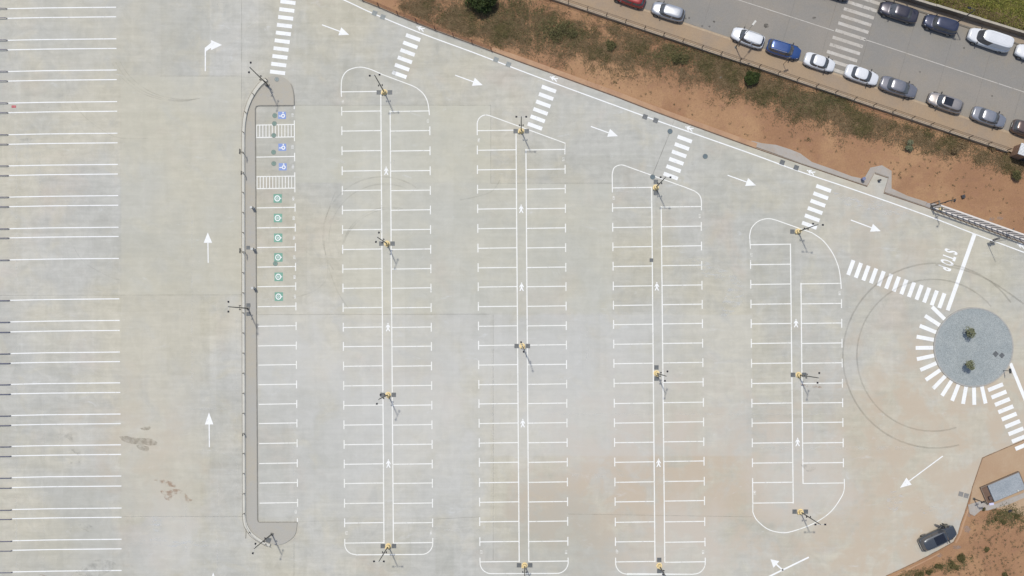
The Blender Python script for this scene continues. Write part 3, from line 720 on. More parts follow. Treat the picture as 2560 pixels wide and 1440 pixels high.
zr = ZR+0.008
m3 = MB(); m3.strip([W(x, y, zr) for x, y in ((1500, -113), (1847, 0), (1965, 38), (2085, 77))], .09, zr); m3.strip([W(x, y, zr) for x, y in ((2160, 98), (2180, 104.5), (2466, 199), (2560, 230), (3000, 380))], .09, zr)
part(m3, 'centre_line', M_OLDW, 'thin worn white centre line', road)
zebra('wide worn zebra crossing between the parked cars', (2168.6, -20.1), (2084, 194), 13, -17.7, 79, 8, road, M_OLDW, zr)
M_OIL = trans_mat('oil_film', C3(70, 68, 64), 0.5, 2.0, 0.35, 0.6)
m3 = MB()
def rblot(cx, cy, r, n=10):
    m3.poly([W(cx+r*rs.uniform(.6, 1)*math.cos(2*math.pi*k/n), cy+r*rs.uniform(.6, 1)*math.sin(2*math.pi*k/n), ZR) for k in range(n)], ZR+.012)
for (x, y, r) in ((1916, 64, 8), (1714, 46, 3), (1723, 45, 3), (1785, 54, 3.5), (1755, 65, 3), (2035, 45, 5), (1774, 66, 3), (2410, 120, 3), (2300, 180, 3), (2480, 240, 3)): rblot(x, y, r)
part(m3, 'oil_stain', M_OIL, 'small dark oil spots on the road', road)
m3 = MB()
for x0 in range(1180, 2900, 96):
    yk = kerb_y(x0); m3.strip([W(x0, yk, zr), W(x0+60, upk_y(x0+60), zr)], .035, zr-.003)
m3.strip([W(1200, -40, zr), W(3000, 570, zr)], .03, zr-.003)
part(m3, 'expansion_joint', trans_mat('road_joint_film', C3(92, 88, 82), .28, .7), 'faint joints across the road slabs', road)

# retaining wall beside dirt, in steps, with posts and mesh
M_RW = base_mat('retaining_wall_concrete', C3(190, 172, 148), 0.9, var=0.10, vscale=1.0, bump=.2)
u = Vector((1, -0.3355, 0)).normalized(); nvec = Vector((u.y*-1, u.x, 0))
rwall = empty('retaining_wall', W(1950, wall_y(1950), 0)); tag(rwall, 'stepped concrete wall between the pavement and the red dirt', 'wall')
fence = empty('mesh_fence', W(1950, wall_y(1950), 0)); tag(fence, 'thin wire mesh fence on the wall beside the tan pavement', 'fence')
M_WIRE = base_mat('galvanised_wire', C3(100, 86, 76), 0.6, metal=0.3, var=0.1)
M_POST = base_mat('fence_post_grey', C3(74, 64, 58), 0.6, metal=0.3, var=0.1)
seg = 95.3; x = 1373.0-seg*2
xs = []
while x < 2620: xs.append(x); x += seg
for i, x0 in enumerate(xs):
    x1 = x0+seg if x0+seg < 2530 else 2521
    if x0 > 2525: break
    a = W(x0, wall_y(x0), .4); b = W(x1, wall_y(x1), .4)
    q = MB(); mid = (a+b)/2; ln = (b-a).length
    slope = 0.10
    M = Matrix.Rotation(math.atan2((b-a).y, (b-a).x), 4, 'Z')
    zt = 0.44 + (0.08 if i % 2 else 0.0)
    q.box((mid.x, mid.y, (zt-0.1)/2), (ln-0.02, .26, zt+0.1), M=M)
    q.build('wall_panel', M_RW, rwall, off=rwall.location)
    for k in range(2):
        xx = x0+seg/2*k; pw = W(xx, wall_y(xx), .4); pw.z = 0
        if xx > 2522: continue
        q = MB(); q.tube([pw+Vector((0, 0, zt-.05)), pw+Vector((0, 0, 1.76))], .045, 6); q.build('post', M_POST, fence, off=fence.location)
        xe = min(xx+seg/2, 2521); pe = W(xe, wall_y(xe), .4); pe.z = 0
        q = MB(); dvec = pe-pw; L = dvec.length
        for zz in (zt+.03, 1.1, 1.72): q.tube([pw+Vector((0, 0, zz)), pe+Vector((0, 0, zz))], .012 if zz < 1.6 else .02, 4)
        nn = int(L/.09)
        for j in range(1, nn): 
            pj = pw+dvec*(j/nn); q.box((pj.x, pj.y, (zt+1.72)/2), (.009, .009, 1.72-zt))
        q.build('mesh_panel', M_WIRE, fence, off=fence.location)

# far wall
uw = empty('boundary_wall', W(2400, upw_y(2400), ZR)); tag(uw, 'long grey brown boundary wall with a pale coping before the grass', 'wall')
M_UW = base_mat('boundary_wall_render', C3(140, 126, 110), .9, var=.14, vscale=.8, bump=.2); M_UC = base_mat('wall_coping', C3(176, 168, 152), .85, var=.1)
M_UB = base_mat('brick_red_patch', C3(140, 104, 88), .9, var=.1)
for i, x0 in enumerate(range(1560, 3000, 110)):
    a = W(x0, upw_y(x0), ZR); b = W(x0+110, upw_y(x0+110), ZR); mid = (a+b)/2; ln = (b-a).length; M = Matrix.Rotation(math.atan2((b-a).y, (b-a).x), 4, 'Z')
    h = 1.28+.08*(i % 2)
    q = MB(); q.box((mid.x, mid.y, ZR+h/2-.03), (ln-.015, .20, h+.06), M=M); q.build('wall_panel', M_UW, uw, off=uw.location)
    q = MB(); q.box((mid.x, mid.y, ZR+h+.035), (ln-.02, .27, .07), M=M); q.build('coping', M_UC, uw, off=uw.location)

# ------------------------------------------------------------------ dirt side kerbs and aprons
def slab_obj(name, pts, z, mat, label, kind='structure', depth=.15):
    P = [W(*p, z) for p in pts]; q = MB(); q.poly(P, z); n = len(P)
    q.add([(p.x, p.y, z) for p in P]+[(p.x, p.y, z-depth) for p in P], [(i, (i+1) % n, n+(i+1) % n, n+i) for i in range(n)])
    o = mesh_obj(name, q.v, q.f, mat); tag(o, label, kind=kind); return o
edge = [(x, y) for x, y in TOP_EDGE[7:13]]
off_ = [(x+4, y-11) for x, y in edge]
slab_obj('kerb_strip', [(1228, 126)]+edge+[(1890, 370), (1893, 358)]+[(x, y) for x, y in reversed(off_)]+[(1232, 118)], 0.06, M_TANKERB, 'tan concrete strip between the car park and the dirt')
slab_obj('apron', [(1862, 357), (1880, 352), (1905, 358), (1940, 362), (1975, 373), (2000, 383), (2030, 405), (2085, 424), (2130, 441), (2160, 447), (2176, 419), (2205, 413), (2229, 427), (2229, 471), (2270, 490), (2318, 505), (2313, 515), (2211, 480), (2222, 442.5), (2187, 431), (2168, 464), (2000, 406.5)], 0.05, M_APRON, 'irregular grey concrete apron along the dirt edge')
slab_obj('gate_apron', [(2318, 507), (2340, 509), (2560, 585), (2800, 668), (2900, 715), (2900, 727), (2560, 605.5), (2389, 544), (2313, 515)], 0.05, simple_ground('gate_apron_concrete', C3(168, 163, 160), C3(160, 155, 152), C3(172, 164, 155), .5, 1.5, ga=.96), 'grey concrete strip under the sliding gate')
slab_obj('side_yard', [(2464, 1141.5), (2560, 1100.5), (2640, 1066), (2900, 960), (2900, 1150), (2560, 1290), (2482, 1268), (2425, 1258), (2432, 1216), (2447, 1172), (2456, 1146)], -0.012, M_SAND, 'sandy tan slab around the flat roofed hut')
slab_obj('hut_path', [(2420, 1262), (2452, 1252), (2484, 1262), (2600, 1215), (2604, 1226), (2520, 1262), (2470, 1276), (2452, 1276), (2436, 1290), (2424, 1284)], 0.03, M_APRON, 'pale concrete path along the hut')
ek = MB(); ek.strip([W(p[0]-.7, p[1]+1.8) for p in TOP_EDGE[2:]], .12, .012); ek.strip([W(p[0]-.7, p[1]+1.6) for p in [(2209.5, 481)]+TOP_EDGE2[:4]], .11, .012); ek.strip([W(2187, 434), W(2221, 445)], .10, .012)
part(ek, 'edge_joint', base_mat('dark_edge', C3(112, 92, 76), .9, var=.2), 'dark seam where the car park meets the dirt')
ek = MB(); ek.strip([W(*p) for p in TOP_EDGE2[5:20]], .12, .012)
part(ek, 'edge_joint', trans_mat('tan_edge', C3(150, 122, 96), .8, 1.0), 'tan seam along the lower right boundary')
ek = MB(); ek.strip([W(p[0]+6, p[1]+2) for p in TOP_EDGE2[9:16]], .22, ZG+.02); ek.strip([W(p[0]+3, p[1]+8) for p in TOP_EDGE2[16:22]], .16, ZG+.02)
part(ek, 'kerb', M_TANKERB, 'narrow tan kerb line in the dirt', ground)
# stones and rubble patches in dirt
M_RUB = trans_mat('rubble_dust', C3(176, 158, 146), .55, 1.5)
ek = MB()
def gb(cx, cy, rx, ry, n=11): ek.poly([W(cx+rx*rs.uniform(.6, 1)*math.cos(2*math.pi*k/n), cy+ry*rs.uniform(.6, 1)*math.sin(2*math.pi*k/n)) for k in range(n)], ZG+.012)
for a in ((2418, 1323, 11, 12), (2392, 1368, 14, 7), (2350, 1388, 9, 6), (2425, 1280, 12, 14), (2500, 545, 10, 5), (2480, 548, 10, 6)): gb(*a)
flatmesh(ek, 'dusty_patch', M_RUB, ground)

# ------------------------------------------------------------------ small fixtures
M_GRATE = base_mat('grate_iron', C3(104, 108, 110), .6, metal=.3, var=.15)
M_GRATE2 = base_mat('grate_concrete_grey', C3(140, 138, 134), .8, var=.1)
M_GRATE3 = base_mat('grate_pale_grey', C3(150, 155, 153), .8, var=.1)
def grate(px, py, sz=0.58, rot=0.0, label='', group=None, z=0.0, mat=None, sy=None):
    p = W(px, py, z); q = MB(); sy = sy or sz
    fr = .05
    for sx_ in (-1, 1): q.box((sx_*(sz/2-fr/2), 0, .012), (fr, sy, .022))
    for k in range(5): q.box((0, -sy/2+.03+(sy-.06)*k/4, .011), (sz-2*fr-.004, .055, .018))
    q.box((0, 0, .003), (sz-.02, sy-.02, .006))
    o = q.build('drain_grate', mat or M_GRATE); o.location = p+Vector((0, 0, .010)); o.rotation_euler = (0, 0, R(rot)); tag(o, label, 'drain grate', group)
    return o
def manhole(px, py, r, mat, label, z=0.0):
    p = W(px, py, z); root = None
    q = MB(); q.disc((0, 0), r, 0, .016, 28); o = q.build('manhole_cover', mat); o.location = p+Vector((0, 0, .012)); tag(o, label, 'manhole', 'round manhole covers in the car park')
    q = MB(); n = 28; vs = []
    for k in range(n):
        for (rr, zz) in ((r*.98, .0), (r*.98, .02), (r*1.16, .02), (r*1.16, 0)): vs.append((rr*math.cos(2*math.pi*k/n), rr*math.sin(2*math.pi*k/n), zz))
    q.add(vs, [(4*k+j, 4*((k+1) % n)+j, 4*((k+1) % n)+j+1, 4*k+j+1) for k in range(n) for j in range(3)])
    q.build('rim', base_mat('manhole_rim', C3(112, 120, 116), .7, var=.15), o)
    q = MB()
    for k in range(3): q.box((0, (k-1)*r*.5, .019), (r*1.1, .05, .008))
    q.build('rib', base_mat('manhole_rib', C3(104, 122, 116), .7, var=.1), o)
M_MHG = base_mat('green_manhole', C3(128, 154, 142), .7, var=.08); M_MHD = base_mat('dark_manhole', C3(96, 110, 120), .7, var=.1); M_MHP = base_mat('pale_manhole', C3(160, 166, 166), .7, var=.06)
for (x, y, lb) in ((687, 289, 'green manhole cover touching the uppermost disabled bay sign'), (686, 309, 'green manhole cover on the upper edge of the upper hatched strip'),
                   (684.5, 338.5, 'green manhole cover on the lower edge of the upper hatched strip'), (684, 380.5, 'green manhole cover in the middle disabled bay'),
                   (684.5, 409, 'green manhole cover left of the lowest disabled sign'), (688.5, 659, 'green manhole cover below the fourth green charging square')):
    manhole(x, y, .26, M_MHG, lb)
manhole(692, 198.5, .24, M_MHP, 'pale manhole cover on the rounded top end of the walkway', .13)
manhole(1631.5, 442.5, .28, M_MHD, 'dark manhole cover on the curved line above the row right of centre')
manhole(1675, 328.5, .28, M_MHD, 'dark manhole cover in the lane at the upper end of the saw cut')
manhole(1763, 391, .28, M_MHD, 'blue grey manhole cover alone in the lane, no lines near it')
gset = 'square drain grates in the walkway line'
for (x, y, lb) in ((1240, 149, 'left grate of the pair on the edge line above the centre row'), (1271, 161, 'right grate of the pair on the edge line above the centre row'),
                   (1612.5, 292, 'left grate of the blue grey pair cut by the edge line'), (1639, 301, 'right grate of the blue grey pair cut by the edge line'),
                   (1955.5, 406, 'left grate of the grey pair beside the apron'), (1990.5, 419, 'right grate of the grey pair beside the apron'),
                   (936.5, 33, 'upper left grate half hidden by the edge line near the top'), (957, 42.5, 'lower right grate half hidden by the edge line near the top')):
    grate(x, y, .60, -20, lb, gset, mat=M_GRATE3 if x < 1300 else None)
grate(2402, 1235, .58, -14, 'left plate of the grey pair left of the hut', 'square grey plates by the hut', mat=M_GRATE2); grate(2415.5, 1239, .58, -14, 'right plate of the grey pair left of the hut', 'square grey plates by the hut', mat=M_GRATE2)
grate(2489, 885, .56, 45, 'left dark diamond grate on the gravel roundabout', 'diamond grates on the roundabout', z=.14); grate(2504.5, 888.5, .52, 45, 'right dark diamond grate on the gravel roundabout', 'diamond grates on the roundabout', z=.14)
grate(1628.5, 650.5, .46, 0, 'lone small grate on the inner line of the row right of centre')
grate(620.5, 619, .46, 0, 'grate on the walkway beside the second charging post', z=.13); grate(621, 763, .5, 0, 'grate on the walkway just above the middle lamp post', z=.13); grate(621, 785, .5, 0, 'grate on the walkway just below the middle lamp post', z=.13)
grate(671, 1350, .62, -20, 'grate at the curved bottom end of the walkway', z=.13)
grate(1733, 68, .55, -18.6, 'road drain at the kerb between the silver and white hatchbacks', z=ZR)

# ------------------------------------------------------------------ lamp posts
M_YEL = base_mat('yellow_plinth_paint', C3(238, 214, 158), .8, var=.12, vscale=5)
M_POLE = base_mat('galvanised_pole', C3(112, 112, 108), .5, metal=.5, var=.08)
M_HEAD = base_mat('lamp_head_dark', C3(26, 26, 38), .8, var=.1)
M_ARMW = base_mat('pale_arm', C3(206, 204, 196), .6, var=.05)
HL = 8.5
def make_lamp(plinth=True):
    root = empty('lamp_post', (0, 0, 0))
    if plinth:
        q = MB(); q.disc((0, 0), .36, 0, .12, 20, .36); q.disc((0, 0), .25, .121, .80, 20, .23); q.build('plinth', M_YEL, root, smooth=False)
        q = MB(); q.box((-.30, -.18, .22), (.16, .2, .44)); q.build('service_box', M_YEL, root)
    else:
        q = MB(); q.box((0, 0, .02+.13), (.34, .34, .04)); q.build('base_plate', M_POLE, root)
    q = MB(); q.tube([(0, 0, .05), (0, 0, HL)], .085, 10, .05); q.build('pole', M_POLE, root, smooth=True)
    q = MB(); q.tube([(-.52, 0, HL-.05), (.52, 0, HL-.05)], .035, 6); q.build('cross_arm', M_ARMW, root)
    for s_ in (-1, 1):
        q = MB(); q.box((s_*.58, 0, HL-.02), (.20, .19, .10)); q.box((s_*.46, 0, HL-.04), (.06, .05, .05)); q.build('lamp_head', M_HEAD, root)
    q = MB(); q.tube([(-.22, .0, 3.7), (.22, .0, 3.7)], .025, 6); q.box((-.24, 0, 3.62), (.1, .22, .1)); q.box((.24, 0, 3.62), (.1, .22, .1)); q.build('camera_bracket', M_HEAD, root)
    return root
protoA = make_lamp(True); protoB = make_lamp(False)
LG = 'twin headed lamp posts in the car park'
lamps = [
 (961, 231, 6, 'A', 'lamp post on a yellow base at the top end of the row left of centre', 'h'),
 (967.5, 609, 72, 'A', 'upper mid-row lamp post on a yellow base, row left of centre', 'h'),
 (970.5, 987, 68, 'A', 'lower mid-row lamp post on a yellow base, row left of centre', 'h'),
 (971, 1365, 0, 'A', 'lamp post on a yellow base at the bottom end of the row left of centre', 'h'),
 (1303, 328, 0, 'A', 'lamp post on a yellow base at the top end of the centre row', 'h'),
 (1305.5, 865, 105, 'A', 'lamp post on a yellow base halfway down the centre row', 'h'),
 (1311.5, 1413, 0, 'A', 'lamp post on a yellow base at the bottom edge, centre row', 'h'),
 (1639.5, 469, 0, 'A', 'lamp post on a yellow base by the dark manhole, row right of centre', 'v'),
 (1641, 933, 75, 'A', 'lamp post on a yellow base halfway down the row right of centre', 'v'),
 (1648, 1414, 80, 'A', 'lamp post on a yellow base at the bottom end of the row right of centre', 'v'),
 (1995, 579, -6, 'A', 'lamp post on a yellow base at the rounded top of the rightmost row', 'h1'),
 (1996, 937, 80, 'A', 'lamp post on a yellow base halfway down the rightmost row', 'h'),
 (2000.5, 1279, 0, 'A', 'lamp post on a yellow base in the rounded bottom of the rightmost row', 'h'),
 (670, 213, 80, 'B', 'lamp post without a yellow base at the curved top of the walkway', None),
 (620, 771, 90, 'B', 'lamp post halfway along the walkway, leaning over the left lane', None),
 (680, 1335, 75, 'B', 'lamp post at the curved bottom end of the walkway', None)]
usedA = usedB = False
for (px, py, rz, kd, lb, g) in lamps:
    if kd == 'A': o = protoA if not usedA else copy_tree(protoA); usedA = True
    else: o = protoB if not usedB else copy_tree(protoB); usedB = True
    o.location = W(px, py, 0 if kd == 'A' else .13); o.rotation_euler = (0, 0, R(rz)); tag(o, lb, 'lamp post', LG)
    base = lb.split(' on a ')[0]
    spot = lb[lb.find('base')+5:] if g else ''
    if g in ('h', 'h1'):
        grate(px-14, py, .55, 0, 'left grate beside the lamp post '+(spot if 'at' in spot[:3] or 'half' in spot[:5] or 'in' in spot[:3] else lb[:18]+spot), 'grates beside the lamp posts')
        if g == 'h': grate(px+14, py, .55, 0, 'right grate beside the lamp post '+(spot if 'at' in spot[:3] or 'half' in spot[:5] or 'in' in spot[:3] else lb[:18]+spot), 'grates beside the lamp posts')
    elif g == 'v':
        grate(px, py-14.5, .55, 0, 'upper grate beside the lamp post '+spot, 'grates beside the lamp posts'); grate(px, py+13.5, .55, 0, 'lower grate beside the lamp post '+spot, 'grates beside the lamp posts')

# street lamps of the road, the gate and the hut
def street_lamp(px, py, z, h, arm_dir, arm_len, label, head_mat=None, bracket=False, head=(.42, .2, .1), group=None):
    root = empty('street_lamp', W(px, py, z)); a = Vector((arm_dir[0], -arm_dir[1], 0)).normalized()
    q = MB(); q.box((0, 0, .02), (.3, .3, .04)); q.build('base_plate', M_POLE, root)
    q = MB(); q.tube([(0, 0, 0), (0, 0, h-.2), tuple(a*.12+Vector((0, 0, h)))], .075, 8, .045); q.build('pole', M_POLE, root, smooth=True)
    if arm_len > 0:
        q = MB(); q.tube([tuple(a*.1+Vector((0, 0, h-.02))), tuple(a*arm_len+Vector((0, 0, h+.12)))], .035, 6); q.build('arm', M_POLE, root)
    q = MB(); q.box(tuple(a*(arm_len+head[0]/2)+Vector((0, 0, h+.1))), head, rot=math.atan2(a.y, a.x)); q.build('lamp_head', head_mat or M_ARMW, root)
    if bracket:
        q = MB(); q.box((0, 0, h*.62), (.5, .12, .14), rot=.5); q.build('camera_bracket', M_HEAD, root)
    tag(root, label, 'street lamp', group)
street_lamp(1839, 118, ZR+.12, 5.6, (1, -1.3), 1.3, 'road lamp beside the white hatchback reaching over the road', head=(.65, .22, .1), group='single armed road lamps')
street_lamp(2385, 62, ZR+.12, 6.0, (-1, -.2), .6, 'road lamp behind the navy car beside the far wall', M_HEAD, group='single armed road lamps')
street_lamp(2435, 1247, 0, 3.9, (1, -.1), .05, 'lamp post beside the path at the corner of the flat roofed hut', base_mat('lilac_head', C3(208, 206, 232), .4), True, (.55, .26, .1))
street_lamp(2329, 516, .05, 7.2, (-.6, .6), .25, 'slim lamp post at the left end of the sliding gate', M_HEAD, True, (.25, .2, .1))
street_lamp(2260, -4, ZR+.12, 5.2, (.5, 1), .6, 'road lamp at the top edge above the dark saloon', M_HEAD)

# signs
M_SIGN = base_mat('sign_grey_back', C3(104, 102, 100), .5, metal=.3, var=.05)
def sign(px, py, z, h, w, ph, rot, label, nplates=1, group='sign posts', mat=None):
    root = empty('sign_post', W(px, py, z), R(rot))
    q = MB(); q.tube([(0, 0, 0), (0, 0, h)], .035, 8); q.build('pole', M_POLE, root)
    for k in range(nplates):
        q = MB(); q.box((0, .045, h-ph/2-k*(ph+.06)), (w, .03, ph)); q.build('plate', mat or M_SIGN, root)
    tag(root, label, 'sign', group)
sign(611.5, 386, .30, 2.3, .62, .6, 88, 'upper sign post on the low wall, near the middle disabled bay')
sign(611.5, 437, .30, 1.6, .45, .4, 88, 'short sign post on the low wall level with the lower hatched strip')
sign(612, 630, .30, 2.3, .62, .6, 88, 'sign post on the low wall beside the second charging post')
sign(612, 1086, .30, 1.0, .3, .3, 88, 'tiny sign on the long lower part of the low wall')
sign(2508, 926, .14, 2.2, .6, .6, 95, 'traffic sign on the lower right rim of the gravel roundabout')
mast = empty('camera_mast', W(2468, 608)); tag(mast, 'tall thin mast with grey control boxes at its foot, right of the stop line', 'mast')
q = MB(); q.tube([(0, 0, 0), (0, 0, 7.6)], .05, 8, .03); q.build('pole', base_mat('pale_mast', C3(176, 176, 172), .5, metal=.2), mast)
for (dx, dy, dz, a_) in ((.35, .32, 1.2, .5), (.18, .05, .8, -.5), (.55, .42, 1.7, .3)):
    q = MB(); q.box((dx, dy, dz), (.34, .2, .4), rot=a_); q.tube([(0, 0, dz), (dx, dy, dz)], .025, 5); q.build('control_box', M_SIGN, mast)
sign(1958, 161, ZR+.12, 3.0, .6, .6, 20, 'road sign on the tan pavement beside the blue car')
sign(1869, 163, .8, .8, .35, .3, -18, 'small plate on the road wall near the round green shrub')
sign(665, 208, .30, 2.0, 1.1, .5, -35, 'wide sign plates at the top end of the low wall', 2)

# charging posts
M_CHG = base_mat('charger_grey', C3(184, 186, 184), .45, var=.04); M_CHD = base_mat('charger_dark', C3(60, 62, 66), .35, var=.05); M_CABLE = base_mat('cable_black', C3(36, 36, 38), .6)
def charger():
    root = empty('charging_post', (0, 0, 0))
    q = MB(); q.box((0, 0, .05), (.36, .32, .10)); q.build('plinth', M_CHG, root)
    q = MB(); q.box((0, 0, .65), (.26, .22, 1.1)); q.box((0, 0, 1.22), (.30, .26, .05)); q.build('cabinet', M_CHG, root)
    q = MB(); q.box((.138, 0, .95), (.015, .15, .22)); q.build('screen', M_CHD, root)
    for s_ in (-1, 1):
        q = MB(); q.tube([(.05, s_*.11, 1.0), (.08, s_*.16, .8), (.09, s_*.18, .5), (.05, s_*.15, .35), (.02, s_*.12, .7)], .016, 6); q.build('cable', M_CABLE, root)
    return root
c0 = charger()
for i, (x, y, lb) in enumerate(((634, 521, 'uppermost of the three grey charging posts on the walkway'), (636, 624, 'middle of the three grey charging posts on the walkway'), (637, 721, 'lowest of the three grey charging posts on the walkway'))):
    o = c0 if i == 0 else copy_tree(c0)
    o.location = W(x, y, .13); tag(o, lb, 'charging post', 'grey charging posts')

# navy rails at the left edge
M_NAVY = base_mat('navy_rail_paint', C3(84, 84, 112), .5, var=.1)
rr0 = empty('bay_rail', (0, 0, 0))
q = MB(); q.tube([(-6.0, 0, .0+.30), (-.12, .0, .30), (0, 0, .06)], .045, 6); q.build('rail', M_NAVY, rr0)
for xx in (-4.0, -1.9): 
    q = MB(); q.tube([(xx, 0, 0), (xx, 0, .3)], .035, 6); q.build('post', M_NAVY, rr0)
for i, y in enumerate(bus_y):
    o = rr0 if i == 0 else copy_tree(rr0)
    o.location = W(18+13.5*y/1440, y+4.3); o.rotation_euler = (0, 0, R(.6))
    tag(o, 'low navy rail left of the %s long white bay line from the top' % ORD[i], 'rail', 'low navy rails at the left edge')

# wire fence along the upper left dirt edge
wf = empty('wire_fence', W(1060, 62)); tag(wf, 'rusty wire fence on thin posts along the upper edge of the car park', 'fence')
M_RUST = base_mat('rusty_iron', C3(92, 54, 48), .8, var=.15)
fpath = [(880, -12), (906, 0), (946, 16), (994, 37), (1040, 55), (1087, 74), (1133, 91), (1180, 108), (1228, 126)]
fp = [W(x, y-1.5) for x, y in fpath]
for p in fp[1:]:
    q = MB(); q.tube([p, p+Vector((0, 0, 1.25))], .05, 6); q.build('post', M_RUST, wf, off=wf.location)
for a, b in zip(fp, fp[1:]):
    q = MB()
    for zz in (.12, .5, .85, 1.22): q.tube([a+Vector((0, 0, zz)), b+Vector((0, 0, zz))], .016, 4)
    for j in range(1, 18):
        pj = a.lerp(b, j/18); q.box((pj.x, pj.y, .78), (.007, .007, .86))
    q.build('mesh_panel', M_RUST, wf, off=wf.location)

# sliding gate at right
M_GATE = base_mat('gate_white', C3(222, 216, 208), .5, var=.05); M_GATED = base_mat('gate_dark_bars', C3(96, 102, 106), .5, var=.1)
gt = empty('sliding_gate', W(2330, 519)); tag(gt, 'long sliding gate with pale rails and dark slanted bars at the right edge', 'gate')
ga = W(2330, 519); gb_ = W(2860, 706); gu = (gb_-ga).normalized(); gang = math.atan2(gu.y, gu.x); gm = (ga+gb_)/2; gl = (gb_-ga).length
q = MB(); q.box((gm.x, gm.y, 2.45), (gl, .18, .12), rot=gang); q.build('top_rail', M_GATE, gt, off=gt.location)
q = MB(); q.box((gm.x, gm.y, .22), (gl, .16, .18), rot=gang); q.build('bottom_rail', M_GATE, gt, off=gt.location)
k = 0
while k*0.75 < gl-.7:
    p = ga+gu*(k*.75+.15); p2 = ga+gu*(k*.75+.72)
    q = MB(); q.tube([(p.x, p.y, .32), (p2.x, p2.y, 2.38)], .04, 6); q.build('bar', M_GATED, gt, off=gt.location); k += 1
gp0 = W(2326, 514)
gp = empty('gate_post', gp0); tag(gp, 'steel guide post with rollers holding the left end of the gate', 'post')
for dx, dy in ((0, .22), (0, -.22)):
    q = MB(); q.tube([(dx, dy, 0), (dx, dy, 2.75)], .06, 8); q.build('upright', M_STEEL, gp)
q = MB(); q.box((0, 0, 2.7), (.16, .6, .12)); q.build('roller_bracket', M_STEEL, gp)
gbx = empty('gate_motor', W(2349, 523)); tag(gbx, 'yellowish gate motor housing at the foot of the sliding gate', 'gate motor')
q = MB(); q.box((0, 0, .3), (.42, .34, .56), rot=gang); q.build('housing', M_YEL, gbx)
q = MB(); q.box((0.05, 0, .61), (.2, .2, .06), rot=gang); q.build('cap', M_CHD, gbx)
gp2 = empty('gate_post', W(2512, 580)); tag(gp2, 'dark guide post beside the gate near the right edge', 'post')
q = MB(); q.tube([(0, 0, 0), (0, 0, 2.2)], .06, 8); q.build('upright', M_STEEL, gp2); q = MB(); q.box((0, 0, 2.15), (.5, .12, .1), rot=1.2); q.build('roller_bracket', M_STEEL, gp2)

# niche: utility cabinet, bin, litter
q = MB(); q.box((0, 0, .3), (.3, .2, .6)); o = q.build('utility_box', M_CHD); o.location = W(2196.5, 451.5); o.rotation_euler = (0, 0, R(10)); tag(o, 'small black utility box standing in the concrete niche', 'utility box')
q = MB(); q.box((0, 0, .0), (.18, .03, .45)); dr = q.build('door', base_mat('utility_door', C3(80, 80, 84), .5), o); dr.location = (0, -.115, .32)
bn = empty('litter_bin', W(2155, 449, .05)); q = MB(); q.disc((0, 0), .17, 0, .75, 16, .2); q.build('body', base_mat('bin_blue', C3(84, 96, 140), .5, var=.1), bn)
q = MB(); q.disc((0, 0), .22, .75, .80, 16); q.build('lid', base_mat('bin_lid', C3(110, 118, 150), .5), bn); tag(bn, 'small round blue litter bin on the grey apron', 'bin')
q = MB(); q.box((0, 0, .02), (.42, .2, .04)); q.box((.1, .06, .05), (.2, .16, .03), rot=.5); o = q.build('litter', base_mat('pale_blue_plastic', C3(186, 204, 216), .5)); o.location = W(1801, 195, ZG); o.rotation_euler = (0, 0, .4); tag(o, 'scrap of pale blue plastic lying in the dirt below the road wall', 'litter')
q = MB(); q.box((0, 0, .2), (.4, .4, .4)); q.box((0.02, .0, .42), (.2, .2, .05)); o = q.build('dark_box', M_CHD); o.location = W(2406, 492, ZG); o.rotation_euler = (0, 0, .3); tag(o, 'small dark box lying on the dirt above the gate', 'box')
q = MB(); q.box((0, 0, .10), (.45, .26, .2)); q.box((.12, .04, .22), (.2, .2, .08)); o = q.build('dark_box', M_CABLE); o.location = W(2523.5, 1277, ZG); o.rotation_euler = (0, 0, .5); tag(o, 'black object lying among the weeds below the hut', 'box')

# hut at lower right
hut = empty('hut', W(2500, 1220)); tag(hut, 'small flat roofed hut with a gravel roof and a brown sunken end', 'hut')
hang = math.atan2(33, 78); HU = Vector((math.cos(hang), math.sin(hang), 0)); HV = Vector((-math.sin(hang), math.cos(hang), 0))
A0 = W(2448, 1218)    # top left corner of the outline
LW, LR, DP = 17*S*1.08, 86*S, 48*S     # brown bay width, roof length, depth
M_HW = base_mat('hut_render', C3(128, 112, 98), .85, var=.1); M_PITF = base_mat('pit_floor', C3(116, 94, 80), .9, var=.12, vscale=1.5)
def hbox(q, u0, u1, v0, v1, z0, z1):
    cc = A0+HU*((u0+u1)/2)-HV*((v0+v1)/2); q.box((cc.x, cc.y, (z0+z1)/2), (u1-u0, v1-v0, z1-z0), rot=hang)
q = MB(); tw = .10; H = .42
hbox(q, 0, LW+LR, 0, tw, -.05, H); hbox(q, 0, LW+LR, DP-tw, DP, -.05, H-.22); hbox(q, 0, tw, tw, DP-tw, -.05, H-.1); hbox(q, LW+LR-tw, LW+LR, tw, DP-tw, -.05, H)
q.build('wall', M_HW, hut, off=hut.location)
q = MB(); hbox(q, LW, LW+LR-tw-.005, tw+.005, DP-tw-.005, .0, H-.02); q.build('roof', simple_ground('roof_gravel', C3(160, 166, 170), C3(150, 157, 162), C3(176, 182, 184), .6, 3, 12, .72, .8), hut, off=hut.location)
q = MB(); hbox(q, tw+.005, LW-.005, tw+.005, DP-tw-.005, -.05, .03); q.build('floor', M_PITF, hut, off=hut.location)
q = MB(); hbox(q, LW-.45, LW-.05, DP*.62, DP*.8, .035, .36); q.build('cabinet', base_mat('dark_cabinet', C3(90, 76, 70), .7), hut, off=hut.location)
q = MB(); hbox(q, LW+LR-tw-1.1, LW+LR-tw-.9, DP-.35, DP-.18, H-.02, H+.12); q.build('vent', M_ARMW, hut, off=hut.location)

